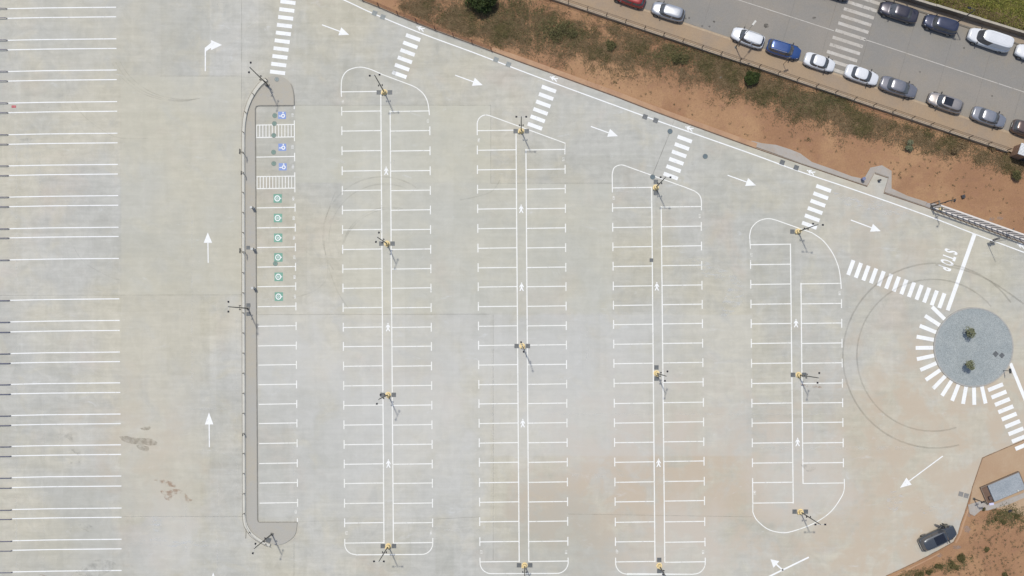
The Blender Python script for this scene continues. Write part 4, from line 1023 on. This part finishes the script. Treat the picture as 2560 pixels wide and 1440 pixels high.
# kiosk at the right edge by the road wall
kk = empty('kiosk', W(2560, 400)); tag(kk, 'tan kiosk with a white ribbed roof at the right edge by the road wall', 'kiosk')
kang = math.atan2(-.335, 1); KU = Vector((math.cos(kang), math.sin(kang), 0)); KV = Vector((-math.sin(kang), math.cos(kang), 0)); K0 = W(2523, 392)
def kbox(q, u0, u1, v0, v1, z0, z1):
    cc = K0+KU*((u0+u1)/2)+KV*((v0+v1)/2); q.box((cc.x, cc.y, (z0+z1)/2), (u1-u0, v1-v0, z1-z0), rot=kang)
q = MB(); kbox(q, 0, 5.0, 0, 1.3, -.06, 2.3); q.build('wall', base_mat('kiosk_render', C3(150, 118, 96), .9, var=.1), kk, off=kk.location)
q = MB(); kbox(q, -.06, 5.06, -.06, 1.36, 2.3, 2.36)
for j in range(8): kbox(q, -.05, 5.05, -.02+.17*j, .06+.17*j, 2.36, 2.42)
q.build('roof', base_mat('ribbed_white_roof', C3(226, 228, 228), .45, var=.08), kk, off=kk.location)
q = MB(); kbox(q, 1.2, 2.1, -.03, -.001, .05, 2.0); q.build('door', M_CHD, kk, off=kk.location)

# ------------------------------------------------------------------ cars
def paint(name, c, metal=.35, rough=.32):
    m = base_mat(name, c, rough, metal, .8, .5, var=.03, vscale=.8)
    return m
M_GLASS = base_mat('car_glass', C3(84, 86, 90), .12, 0, .4, .7, var=.1)
M_GLASSD = base_mat('dark_roof_glass', C3(32, 36, 46), .1, 0, 0, .6, var=.1)
M_TYRE_ = base_mat('tyre_rubber', C3(40, 38, 38), .8); M_RIM = base_mat('wheel_rim', C3(168, 170, 172), .35, metal=.7)
M_LAMPG = base_mat('headlight_glass', C3(206, 212, 216), .12, coat=.6); M_TAIL = base_mat('tail_light_red', C3(140, 34, 30), .2, coat=.6)
M_TRIM = base_mat('black_trim', C3(48, 46, 46), .6); M_PLATE = base_mat('plate_white', C3(222, 222, 214), .5)

def car(kind, mat, L, Wd, H, roof_mat=None, sunroof=False, rails=False):
    root = empty('parked_car', (0, 0, 0)); h = Wd/2
    # profile along the length: x from rear(-) to front(+)
    if kind == 'sedan':  hood, base_f, base_r, deck, rf, rr = .72, .50, -.66, .95, .22, -.44
    elif kind == 'suv':  hood, base_f, base_r, deck, rf, rr = .86, .50, -.97, 1.02, .30, -.88
    elif kind == 'van':  hood, base_f, base_r, deck, rf, rr = .95, .60, -.985, 1.05, .40, -.93
    else:                hood, base_f, base_r, deck, rf, rr = .76, .50, -.955, .97, .24, -.80
    zb = lambda t: (hood-.06+(.99-hood+.02)*min(1, max(0, (1-t)/(1-base_f)))**.45) if t > base_f else (.99 if t > base_r else (deck + (.99-deck)*max(0, (t+1)/(base_r+1))**.6))
    NS = 33; rings = []
    for i in range(NS):
        t = -1+2*i/(NS-1); t = math.copysign(abs(t)**.8, t)
        e = 4.2 if t > 0 else 5.5
        f = (1-abs(t)**e*(.42 if t > 0 else .30))
        xoff = 0
        w = h*f*(1.0-.03*t)
        x = t*L/2
        z = zb(t); lo = .22+.10*max(0, abs(t)-.93)/.07
        if abs(t) > .97: z -= .12
        q = [(0, lo), (w*.86, lo), (w*.97, lo+.10), (w, .50), (w*.985, z-.17), (w*.93, z-.05), (w*.80, z), (w*.42, z+.035), (0, z+.045)]
        ring_ = [Vector((x, y, zz)) for y, zz in q]+[Vector((x, -y, zz)) for y, zz in reversed(q[1:-1])]
        rings.append(ring_)
    nr = len(rings[0]); q = MB(); vs = [v for r_ in rings for v in r_]
    fs = [(i*nr+k, i*nr+(k+1) % nr, (i+1)*nr+(k+1) % nr, (i+1)*nr+k) for i in range(NS-1) for k in range(nr)]
    fs += [tuple(range(nr)), tuple((NS-1)*nr+k for k in range(nr-1, -1, -1))]
    q.add(vs, fs); q.build('body', mat, root, smooth=True)
    # greenhouse rings
    N = 48; zs = [(0.97, 0), (.97+(H-.97)*.5, .5), (H-.07, .93)]
    def ring_pts(fr, z, grow=0.0):
        xf = lerp(base_f, rf, fr)*L/2+grow; xr_ = lerp(base_r, rr, fr)*L/2-grow; w = lerp(h*.90, h*.74, fr)+grow
        cx, hx = (xf+xr_)/2, (xf-xr_)/2; out = []
        for k in range(N):
            a = 2*math.pi*k/N; ca, sa = math.cos(a), math.sin(a); p_ = 5.0
            rr_ = (abs(ca)**p_+abs(sa)**p_)**(-1/p_)
            px_, py_ = rr_*ca, rr_*sa
            bulge = .05*(1-py_*py_)*hx*(1 if ca > 0 else .4) if abs(ca) > abs(sa) else 0
            out.append(Vector((cx+hx*px_+(bulge if ca > 0 else -bulge), w*py_*(1-.06*max(0, abs(px_)-.4)), z)))
        return out
    G = [ring_pts(fr, z) for z, fr in zs]
    top_in = [ring_pts(1.0, H-.03, -.06), ring_pts(1.0, H, -.30)]
    def cls(k):
        a = (2*math.pi*(k+.5)/N); ca, sa = math.cos(a), math.sin(a); p_ = 5.0; r_ = (abs(ca)**p_+abs(sa)**p_)**(-1/p_)
        x_, y_ = r_*ca, r_*sa
        if x_ > .9 and abs(y_) < .86: return 'windshield'
        if x_ < -.9 and abs(y_) < .82: return 'rear_window'
        if abs(y_) > .9 and abs(x_) < .88 and not (abs(x_+.05) < .06): return 'side_window_l' if y_ > 0 else 'side_window_r'
        return 'pillar'
    groups = {}
    for k in range(N):
        groups.setdefault(cls(k), []).append(k)
    def faces(ks, rg):
        m_ = MB()
        for k in ks:
            k2 = (k+1) % N
            for a_, b_ in zip(rg, rg[1:]):
                m_.add([a_[k], a_[k2], b_[k2], b_[k]], [(0, 1, 2, 3)])
        return m_
    for nm, ks in groups.items():
        if nm == 'pillar':
            if kind == 'van' : pass
            m_ = faces(ks, G); m_.build('pillar', mat, root, smooth=False)
        elif nm.startswith('side'):
            if kind == 'van':
                k1 = [k for k in ks if G[0][k].x > .12*L/2]; k0 = [k for k in ks if k not in k1]
                if k1: faces(k1, G).build('side_window', M_GLASS, root)
                if k0: faces(k0, G).build('side_panel', mat, root)
            else: faces(ks, G).build('side_window', M_GLASS, root)
        elif nm == 'rear_window' and kind == 'van': faces(ks, G).build('rear_door', mat, root)
        else: faces(ks, G).build(nm, M_GLASS, root)
    rg = [G[-1]]+top_in
    m_ = MB(); vs = [v for r_ in rg for v in r_]
    fs = [(i*N+k, i*N+(k+1) % N, (i+1)*N+(k+1) % N, (i+1)*N+k) for i in range(2) for k in range(N)]+[tuple(2*N+k for k in range(N))]
    m_.add(vs, fs); m_.build('roof', roof_mat or mat, root, smooth=True)
    rcx = (rf+rr)/2*L/2; rhx = (rf-rr)/2*L/2; rw = h*.70
    if sunroof:
        m_ = MB(); m_.box((rcx+rhx*.42, 0, H+.004), (rhx*.95, rw*1.55, .012)); m_.build('sunroof', M_GLASSD, root)
    if rails:
        for s_ in (-1, 1):
            m_ = MB(); m_.tube([(rcx-rhx*.95, s_*rw*.93, H-.04), (rcx-rhx*.8, s_*rw*.93, H+.03), (rcx+rhx*.8, s_*rw*.93, H+.03), (rcx+rhx*.95, s_*rw*.93, H-.05)], .025, 6); m_.build('roof_rail', M_RIM, root)
    if kind == 'van':
        for j in range(-3, 4):
            m_ = MB(); m_.box((rcx-rhx*.12, j*rw*.24, H+.008), (rhx*1.6, .05, .016)); m_.build('roof_rib', mat, root)
    # wheels, lights, mirrors, plates
    for sx in (1, -1):
        for sy in (1, -1):
            m_ = MB(); pts = []
            cx = sx*L*.305+ (.04 if sx > 0 else 0); cy = sy*(h*.985-.10)
            m_.tube([(cx, cy-.115, .33), (cx, cy+.115, .33)], .33, 20); wobj = m_.build('wheel', M_TYRE_, root)
            m_ = MB(); m_.tube([(cx, cy+sy*.11, .33), (cx, cy+sy*.125, .33)], .21, 14); m_.build('rim', M_RIM, wobj)
    for sy in (1, -1):
        m_ = MB(); zz = zb(.93)-.13
        Mx = Matrix.Rotation(sy*-.38, 4, 'Z') @ Matrix.Rotation(-.5, 4, 'Y')
        m_.box((L*.5*.85, sy*h*.60, zz+.06), (.20, .24, .08), M=Matrix.Rotation(-sy*.42, 4, 'Z') @ Matrix.Rotation(.32, 4, 'Y')); m_.build('headlight', M_LAMPG, root)
        m_ = MB(); m_.box((-L*.5*.93, sy*h*.62, zb(-.95)-.16), (.12, .28, .14), M=Matrix.Rotation(sy*.25, 4, 'Z')); m_.build('tail_light', M_TAIL, root)
        m_ = MB(); mx = lerp(base_f, rf, .15)*L/2-.12
        m_.box((mx, sy*(h*.90+.10), 1.02), (.12, .22, .13)); m_.box((mx+.03, sy*(h*.9), 1.0), (.06, .14, .05)); m_.build('mirror', M_TRIM, root)
    m_ = MB(); m_.box((L/2-.005, 0, .45), (.03, h*1.1, .18)); m_.build('grille', M_TRIM, root)
    m_ = MB(); m_.box((-L/2, 0, .62), (.03, .52, .12)); m_.build('licence_plate', M_PLATE, root)
    for sy in (1, -1):   # wipers
        m_ = MB(); m_.tube([(base_f*L/2+.04, sy*.30-.15, 1.01), (lerp(base_f, rf, .35)*L/2+.05, sy*.32-.35, .99+(H-.97)*.35+.03)], .012, 4); m_.build('wiper', M_TRIM, root)
    return root
P_ = {'silver': paint('silver_paint', C3(172, 176, 182), .45, .3), 'white': paint('white_paint', C3(226, 228, 230), .0, .3), 'blue': paint('blue_paint_metallic', C3(52, 84, 142), .3, .3),
      'grey': paint('grey_paint', C3(140, 140, 146), .5, .3), 'dark': paint('dark_grey_paint', C3(66, 64, 74), .4, .28), 'navy': paint('navy_paint', C3(62, 68, 90), .4, .28),
      'red': paint('red_car_paint', C3(150, 36, 32), .2, .3), 'brown': paint('brown_grey_paint', C3(104, 88, 82), .4, .3), 'warm': paint('warm_silver_paint', C3(164, 158, 154), .5, .3),
      'suv': paint('slate_paint', C3(82, 88, 94), .45, .24), 'grey2': paint('pale_grey_paint', C3(158, 160, 166), .5, .3)}
P_['maroon'] = P_['red']
CG = 'cars parked along the road'
cars = [  # visible centre px, kind, paint, L, W, H, heading, z, label
 (1572, -4, 'hatch', 'red', 4.1, 1.8, 1.5, 161, 'red car cut off by the top edge, a blue panel on its roof'),
 (1669, 31, 'hatch', 'silver', 4.15, 1.8, 1.5, 163, 'silver hatchback by the kerb near the red car'),
 (1868, 96, 'hatch', 'white', 4.15, 1.8, 1.5, 160, 'white hatchback under the road lamp, left of the blue car'),
 (1958, 125.5, 'hatch', 'blue', 4.3, 1.8, 1.55, -17, 'bright blue estate car facing right'),
 (2047, 158, 'sedan', 'white', 3.95, 1.7, 1.42, -18, 'small white saloon between the blue car and the zebra crossing'),
 (2152, 190, 'sedan', 'white', 4.3, 1.75, 1.43, -19, 'white saloon standing on the lower end of the zebra crossing'),
 (2244, 220, 'sedan', 'grey', 4.75, 1.82, 1.45, -18, 'long grey saloon right of the two white saloons'),
 (2360, 258, 'hatch', 'warm', 4.4, 1.8, 1.48, 161, 'silver brown car with a shiny bonnet and sunroof facing left'),
 (2469, 295, 'sedan', 'grey2', 4.4, 1.78, 1.43, -19, 'pale grey saloon facing right above the kiosk'),
 (2570, 328, 'hatch', 'brown', 4.5, 1.8, 1.5, -19, 'dark brown car cut by the right edge above the kiosk'),
 (2244, 32, 'sedan', 'dark', 4.85, 1.85, 1.46, 163, 'dark charcoal saloon beside the top of the zebra crossing'),
 (2349, 63, 'suv', 'navy', 4.3, 1.82, 1.62, 163, 'navy grey boxy car between the dark saloon and the van'),
 (2471, 100.5, 'van', 'white', 5.4, 1.98, 1.95, 162, 'white van with a ribbed roof in the upper row'),
 (2577, 137, 'hatch', 'white', 4.2, 1.8, 1.5, 162, 'white car cut by the right edge behind the van'),
 (2082, -23, 'hatch', 'dark', 4.2, 1.8, 1.5, 163, 'dark car showing only its tip at the top edge'),
]
for (px, py, kd, pt, L, Wd, H, hd, lb) in cars:
    o = car(kd, P_[pt], L, Wd, H, sunroof=(pt in ('warm', 'brown')), rails=(pt in ('blue', 'white') and kd == 'hatch' and px < 2000))
    k = (ZR+H*.45)/HCAM
    o.location = W(px-(px-NX)*k*.62, py-(py-NY)*k*.62, 0); o.location.z = ZR+.005
    if py > 80 and px < 2320 and kd != 'van' and pt != 'navy' : pass
    o.rotation_euler = (0, 0, R(hd)); o.name = 'van' if kd == 'van' else 'parked_car'
    tag(o, lb, 'van' if kd == 'van' else 'car', CG)
    if pt == 'red':
        q = MB(); q.box((.1, -.25, 1.515), (1.0, .7, .015)); q.build('roof_panel', base_mat('blue_roof_panel', C3(70, 86, 190), .5), o)
suv = car('suv', P_['suv'], 4.75, 1.95, 1.62, sunroof=True, rails=True)
suv.location = W(2339, 1341.5); suv.rotation_euler = (0, 0, R(25)); tag(suv, 'slate grey car with a dark glass roof parked by the dirt at the lower right', 'car')
q = MB(); q.box((-1.9, 0, 1.30), (.75, 1.25, .012), M=Matrix.Rotation(-.62, 4, 'Y')); q.build('rear_spoiler', M_GLASSD, suv)
q = MB(); q.box((.80, 1.30, .78), (.95, .07, .62), M=Matrix.Rotation(2.35, 4, 'Z')); dr = q.build('open_door', P_['suv'], suv)
q = MB(); q.box((.80, 1.28, 1.20), (.80, .03, .30), M=Matrix.Rotation(2.35, 4, 'Z')); q.build('window', M_GLASS, dr)

# ------------------------------------------------------------------ person by the car
def person(loc, face_deg, label):
    root = empty('person', loc, R(face_deg))
    J = [(0, 0, .93), (0, 0, 1.08), (.06, 0, 1.25), (.10, 0, 1.42), (.13, 0, 1.52), (.16, 0, 1.62), (.17, 0, 1.70),
         (0, .10, .90), (.10, .11, .50), (.0, .12, .09), (.14, .13, .04),
         (0, -.10, .90), (-.02, -.12, .50), (-.16, -.12, .09), (-.02, -.13, .04),
         (.08, .20, 1.40), (.14, .27, 1.15), (.34, .22, 1.02), (.42, .20, 1.02),
         (.08, -.20, 1.40), (.10, -.27, 1.14), (.28, -.22, .98), (.36, -.20, .98)]
    E = [(0, 1), (1, 2), (2, 3), (3, 4), (4, 5), (5, 6), (0, 7), (7, 8), (8, 9), (9, 10), (0, 11), (11, 12), (12, 13), (13, 14), (3, 15), (15, 16), (16, 17), (17, 18), (3, 19), (19, 20), (20, 21), (21, 22)]
    rad = [.14, .13, .15, .13, .055, .085, .075, .10, .065, .045, .035, .10, .065, .045, .035, .075, .05, .038, .03, .075, .05, .038, .03]
    me = bpy.data.meshes.new('body'); me.from_pydata(J, E, []); me.update()
    o = bpy.data.objects.new('body', me); COL.objects.link(o); o.parent = root
    sk = o.modifiers.new('skin', 'SKIN')
    for i, v in enumerate(me.skin_vertices[0].data): v.radius = (rad[i], rad[i]*(1.25 if i in (0, 1, 2) else 1)); v.use_root = (i == 0)
    sb = o.modifiers.new('sub', 'SUBSURF'); sb.levels = 2; sb.render_levels = 2
    me.materials.append(base_mat('olive_clothes', C3(110, 108, 98), .9, var=.15, vscale=8))
    def ell(name, c, s, mat):
        bm = bmesh.new(); bmesh.ops.create_icosphere(bm, subdivisions=3, radius=1.0)
        for v in bm.verts: v.co = Vector((v.co.x*s[0]+c[0], v.co.y*s[1]+c[1], v.co.z*s[2]+c[2]))
        m_ = bpy.data.meshes.new(name); bm.to_mesh(m_); bm.free(); m_.materials.append(mat)
        for p in m_.polygons: p.use_smooth = True
        oo = bpy.data.objects.new(name, m_); COL.objects.link(oo); oo.parent = root
    ell('hair', (.145, 0, 1.69), (.105, .09, .10), base_mat('dark_hair', C3(50, 38, 32), .7))
    ell('face', (.20, 0, 1.65), (.085, .075, .10), base_mat('skin_tone', C3(170, 128, 104), .6))
    for s_ in (-1, 1):
        ell('hand', (.40 if s_ > 0 else .35, s_*.20, .99), (.05, .035, .025), base_mat('skin_tone', C3(170, 128, 104), .6))
        ell('shoe', (.09 if s_ > 0 else -.08, s_*.125, .05), (.14, .055, .055), base_mat('pale_shoe', C3(224, 224, 210), .7))
    tag(root, label, 'person')
person(W(2353, 1309.5), -25, 'person in olive grey clothes and pale shoes at the open door of the slate car')

# ------------------------------------------------------------------ vegetation
def leaf_mat(name, dark, lite, hue2):
    m = bpy.data.materials.new(name); m.use_nodes = True; t = NT(m); b = t.n['Principled BSDF']
    oi = t.new('ShaderNodeNewGeometry'); nz = t.noise(oi.outputs['Position'], 1.6, 3.0, .6)
    col = t.mix(t.ramp(nz, .36, .64), dark, lite)
    col = t.mix(t.math('MULTIPLY', oi.outputs['Random Per Island'], .55), col, hue2)
    t.link(col, b.inputs['Base Color']); b.inputs['Roughness'].default_value = .75; b.inputs['Specular IOR Level'].default_value = .2
    return m
M_LEAF = leaf_mat('shrub_leaves', C3(82, 84, 54), C3(110, 108, 70), C3(120, 110, 76))
M_LEAF2 = leaf_mat('olive_leaves', C3(116, 120, 92), C3(140, 144, 112), C3(124, 124, 102))
M_LEAFD = leaf_mat('dark_tree_leaves', C3(40, 54, 28), C3(66, 80, 40), C3(78, 84, 46))
M_OLIVE = leaf_mat('olive_scrub', C3(80, 82, 50), C3(108, 102, 66), C3(110, 94, 62))
M_DRY = leaf_mat('dry_scrub', C3(116, 102, 74), C3(140, 122, 92), C3(132, 108, 82))
M_GRS = leaf_mat('green_grass', C3(114, 122, 58), C3(150, 150, 74), C3(132, 120, 70))
M_BARK = base_mat('bark', C3(96, 78, 62), .9, var=.2)
rng = np.random.default_rng(3)
def leaves(name, centers, normals_spread, size, mat, parent=None, aspect=2.2, kind=None):
    n = len(centers)
    a = rng.uniform(0, 2*np.pi, n); tilt = rng.normal(0, normals_spread, n); tl2 = rng.normal(0, normals_spread, n)
    u_ = np.stack([np.cos(a)*np.cos(tilt), np.sin(a)*np.cos(tilt), np.sin(tilt)], 1)
    v_ = np.stack([-np.sin(a)*np.cos(tl2), np.cos(a)*np.cos(tl2), np.sin(tl2)], 1)
    sz = size*rng.uniform(.6, 1.4, n)[:, None]
    c = np.asarray(centers)
    P4 = np.stack([c-u_*sz, c-v_*sz/aspect, c+u_*sz, c+v_*sz/aspect], 1).reshape(-1, 3)
    me = bpy.data.meshes.new(name); me.vertices.add(4*n); me.loops.add(4*n); me.polygons.add(n)
    me.vertices.foreach_set('co', P4.ravel().astype(np.float32)); me.loops.foreach_set('vertex_index', np.arange(4*n, dtype=np.int32))
    me.polygons.foreach_set('loop_start', np.arange(0, 4*n, 4, dtype=np.int32)); me.update(calc_edges=True)
    me.materials.append(mat); o = bpy.data.objects.new(name, me); COL.objects.link(o)
    if parent: o.parent = parent
    return o
def shrub(px, py, r, h, mat, label, name='shrub', cat='shrub', group=None, z=ZG, nleaf=None, lobes=7, el=(1, 1), rot=0, leaf=.09, trunk=None):
    root = empty(name, W(px, py, z+h*.4)); root.location.z = z
    cs = []; nleaf = nleaf or int(700*r*r+300)
    stems = MB()
    for k in range(lobes):
        a = rng.uniform(0, 2*np.pi); d_ = r*.55*math.sqrt(rng.uniform(0, 1)); lx, ly = d_*math.cos(a)*el[0], d_*math.sin(a)*el[1]
        cr, sr = math.cos(rot), math.sin(rot); lx, ly = lx*cr-ly*sr, lx*sr+ly*cr
        lz = h*rng.uniform(.4, .8); lr = r*rng.uniform(.3, .55)
        v = rng.normal(0, 1, (nleaf//lobes, 3)); v /= np.linalg.norm(v, axis=1)[:, None]; rad_ = rng.uniform(.25, 1.05, (len(v), 1))**.5
        p_ = v*rad_*lr*np.array([1, 1, .8])+np.array([lx, ly, lz]); p_[:, 2] = np.clip(p_[:, 2], .03, None); cs.append(p_)
        stems.tube([(0, 0, 0) if trunk is None else (0, 0, trunk), (lx*.5, ly*.5, lz*.6), (lx, ly, lz)], .03*max(.5, r), 5, .01)
    if trunk: stems.tube([(0, 0, 0), (.03, .02, trunk*.5), (0, 0, trunk)], .07, 7, .05)
    stems.build('trunk' if trunk else 'stem', M_BARK, root)
    leaves('crown' if trunk else 'foliage', np.concatenate(cs), .7, leaf, mat, root)
    tag(root, label, cat, group); return root
SG = 'green shrubs in the dirt strip'
shrub(1200, -6, 2.3, 2.6, M_LEAFD, 'large dark tree crown cut by the top edge, left end of the dirt strip', 'tree', 'tree', lobes=16, leaf=.14, trunk=1.2, nleaf=9000)
shrub(1880, 197, 1.15, 1.3, M_LEAFD, 'round dark green shrub below the road wall, under the blue car', group=SG, lobes=12, nleaf=4200)
shrub(1402, 82, 1.8, .7, M_LEAF, 'wide low green bush left of the middle of the dirt strip', group=SG, lobes=16, el=(1.9, .9), nleaf=2000, leaf=.075)
shrub(1700, 143, 1.1, .7, M_LEAF, 'ragged olive bush below the wall, left of the round dark shrub', group=SG, lobes=11, el=(1.3, 1), nleaf=1300, leaf=.075)
shrub(1525, 112, .9, .6, M_LEAF, 'small olive bush to the right of the wide low one', group=SG, lobes=9, el=(1.3, 1), nleaf=900, leaf=.075)
shrub(2274, 366, .75, 1.0, M_LEAF2, 'solitary olive bush in bare dirt below the warm silver car', group=SG, lobes=6, nleaf=1500, leaf=.08)
shrub(2392, 372, .75, .7, M_DRY, 'elongated brown bush between the olive bush and the kiosk', group=SG, lobes=7, el=(1.6, .6), rot=.6, nleaf=1300, leaf=.08)
shrub(2540, 438, .85, 1.1, M_LEAF, 'green bush at the right edge below the kiosk', group=SG, lobes=7, nleaf=1700, leaf=.08)
shrub(2480, 370, .5, .4, M_DRY, 'low brown tuft near the road wall left of the kiosk', group=SG, lobes=5, nleaf=600)
for (x, y, r, lb) in ((2405, 1396, .75, 'largest green shrub right below the slate car'), (2348, 1413, .65, 'round shrub below the back of the slate car'), (2379, 1411, .6, 'tall narrow shrub between the two biggest bottom shrubs'),
                      (2466, 1373, .45, 'lone shrub in bare dirt right of the slate car'), (2298, 1438, .7, 'shrub cut by the bottom edge near the concrete corner'), (2323, 1430, .5, 'small shrub next to the one cut by the bottom edge'),
                      (2509, 1303, .5, 'shrub in the weeds directly below the hut'), (2543, 1290, .5, 'green shrub near the right edge below the hut'), (2497, 1284, .35, 'tiny shrub close to the hut path'), (2490, 1296, .35, 'small tuft left of the shrub below the hut'),
                      (2513, 1438, .45, 'green tuft at the bottom edge right of the slate car'), (2460, 1273, .3, 'small green plant at the foot of the hut lamp'), (2390, 1418, .4, 'small tuft under the largest lower shrub')):
    shrub(x, y, r, r*.6, M_OLIVE, lb, group='shrubs in the lower right dirt', lobes=6, nleaf=int(1000*r*r+150), leaf=.08)
# two young trees on the roundabout
for (x, y, lb) in ((2413, 830, 'upper young olive tree on the gravel roundabout'), (2413, 911, 'lower young olive tree on the gravel roundabout')):
    shrub(x, y, .85, 2.3, M_LEAF2, lb, 'young_tree', 'tree', 'young trees on the roundabout', z=.14, lobes=9, nleaf=750, leaf=.085, trunk=.9).location = W(x, y, .14)

# dry scrub, weeds and grass
def px_cloud(n, fn, z, smin, smax, hgt, name, mat, label, cat, blades=14, spread=.22, size=.09, tilt=.5, keep=None):
    cs = []
    cnt = 0
    while cnt < n:
        px, py, w_ = fn()
        if rng.uniform() > w_: continue
        p = W(px, py, 0); k = int(rng.integers(max(2, blades//2), blades*1.5)); s_ = spread*rng.uniform(smin, smax)
        q_ = np.stack([rng.normal(p.x, s_, k), rng.normal(p.y, s_, k), np.full(k, z)+rng.uniform(.01, hgt, k)], 1)
        cs.append(q_); cnt += 1
    o = leaves(name, np.concatenate(cs), tilt, size, mat, aspect=2.6); tag(o, label, cat, kind='stuff'); return o
from mathutils import noise as mnoise
def nz(px, py, s): return mnoise.noise(Vector((px*s, py*s, 1.7)))*.5+.5
PK = [(1040, 40), (1150, 60), (1290, 75), (1450, 100), (1560, 125), (1700, 150), (1850, 200), (2000, 255), (2150, 310), (2300, 350), (2450, 390)]
KW = [30, 45, 52, 55, 52, 45, 48, 48, 45, 34, 28]
def band():
    px = rng.uniform(1000, 2560); i = min(len(PK)-2, max(0, next((j for j in range(len(PK)-1) if PK[j+1][0] > px), len(PK)-2)))
    t = (px-PK[i][0])/(PK[i+1][0]-PK[i][0]); cy = lerp(PK[i][1], PK[i+1][1], t); wd = lerp(KW[i], KW[i+1], t)
    py = rng.normal(cy-6, wd*.62); 
    if px > 1365 and py > 0 and py < wall_y(px)+9: return px, py, 0
    if py > edge_y(px)-16: return px, py, 0
    if px > 2120 and abs(py-cy) > 30: return px, py, .03
    d_ = nz(px, py, .018)*.6+nz(px, py, .06)*.4
    f = max(0.12, min(1, (d_-.33)*3.6))
    if px > 2200: f *= .5
    return px, py, f
EY = [(906, 0), (1087, 74), (1300, 153), (1620, 271), (1859, 358), (2000, 400), (2169, 425), (2320, 505), (2560, 585), (2700, 640)]
def edge_y(px):
    for a, b in zip(EY, EY[1:]):
        if px < b[0]: return lerp(a[1], b[1], (px-a[0])/(b[0]-a[0]))
    return 640
px_cloud(9000, band, ZG, .6, 1.6, .16, 'dry_scrub', M_DRY, 'brownish green dry scrub covering the middle of the dirt strip', 'dry scrub', blades=16, spread=.24, size=.07)
def band2():
    px, py, f = band(); 
    return px, py, f*max(0, min(1, (nz(px+500, py, .03)-.46)*4))
px_cloud(1300, band2, ZG, .6, 1.5, .22, 'green_scrub', M_OLIVE, 'greener weed clumps scattered in the dry scrub', 'weeds', blades=22, spread=.24, size=.07)
def bushy():
    k = rng.integers(0, 4); c = ((1390, 78, 55, 22), (1240, 30, 60, 22), (1690, 135, 40, 16), (2050, 250, 70, 14))[k]
    px, py = rng.normal(c[0], c[2]), rng.normal(c[1], c[3])
    if (px > 1365 and py < wall_y(px)+12) or py > edge_y(px)-30: return px, py, 0
    return px, py, 1
px_cloud(560, bushy, ZG, .7, 1.6, .3, 'green_scrub', M_LEAF, 'loose green weeds around the bigger bushes', 'weeds', blades=24, spread=.26, size=.075)
def anyd():
    if rng.uniform() < .72:
        px = rng.uniform(1000, 2560); py = rng.uniform(0, 600)
        if (px > 1365 and py < wall_y(px)+12) or py > edge_y(px)-22: return px, py, 0
        if px < 1365 and py < (px-906)*.0: return px, py, 0
        return px, py, .55 if px < 2150 else 1
    px = rng.uniform(2230, 2560); py = rng.uniform(1270, 1440)
    if py < 1440-(px-2215)*.30 and px < 2400: return px, py, 0
    if px < 2425 and py < 1390: return px, py, 0
    if py < 1300 and px < 2480: return px, py, 0
    return px, py, 1
px_cloud(520, anyd, ZG, .35, 1.0, .14, 'weeds', M_DRY, 'tiny dry weeds dotting the bare red dirt', 'weeds', blades=14, spread=.12, size=.06)
def hutweeds():
    px = rng.normal(2515, 30); py = rng.normal(1290, 14)
    return px, py, 1 if py > 1262+(2520-px)*.42*.9 and px > 2440 else 0
px_cloud(170, hutweeds, ZG, .6, 1.3, .2, 'green_scrub', M_LEAF, 'green weeds growing in the dirt below the hut', 'weeds', blades=18, spread=.22, size=.07)
def lowweeds():
    px = rng.uniform(2240, 2430); py = 1440-(px-2240)*.22+rng.normal(0, 10)
    return px, py, 1 if py > 1418-(px-2265)*.36+16 else 0
px_cloud(110, lowweeds, ZG, .6, 1.2, .2, 'green_scrub', M_LEAF, 'green weeds along the lower right concrete edge', 'weeds', blades=16, spread=.2, size=.07)
def gfield():
    px = rng.uniform(2230, 2620); py = rng.uniform(-40, upw_y(2600)-8)
    if py > upw_y(px)-13: return px, py, 0
    return px, py, max(.25, min(1, (nz(px, py, .03)-.3)*3))
px_cloud(5200, gfield, .36, .7, 1.5, .45, 'grass', M_GRS, 'thick green grass and weeds in the top right corner', 'grass', blades=18, spread=.26, size=.10, tilt=.8)
def gfield2():
    px, py, f = gfield(); return px, py, f*.6 if py > upw_y(px)-36 else f*.05
px_cloud(900, gfield2, .36, .7, 1.5, .5, 'dry_grass', M_DRY, 'browner grass along the far wall', 'grass', blades=18, spread=.26, size=.10, tilt=.8)
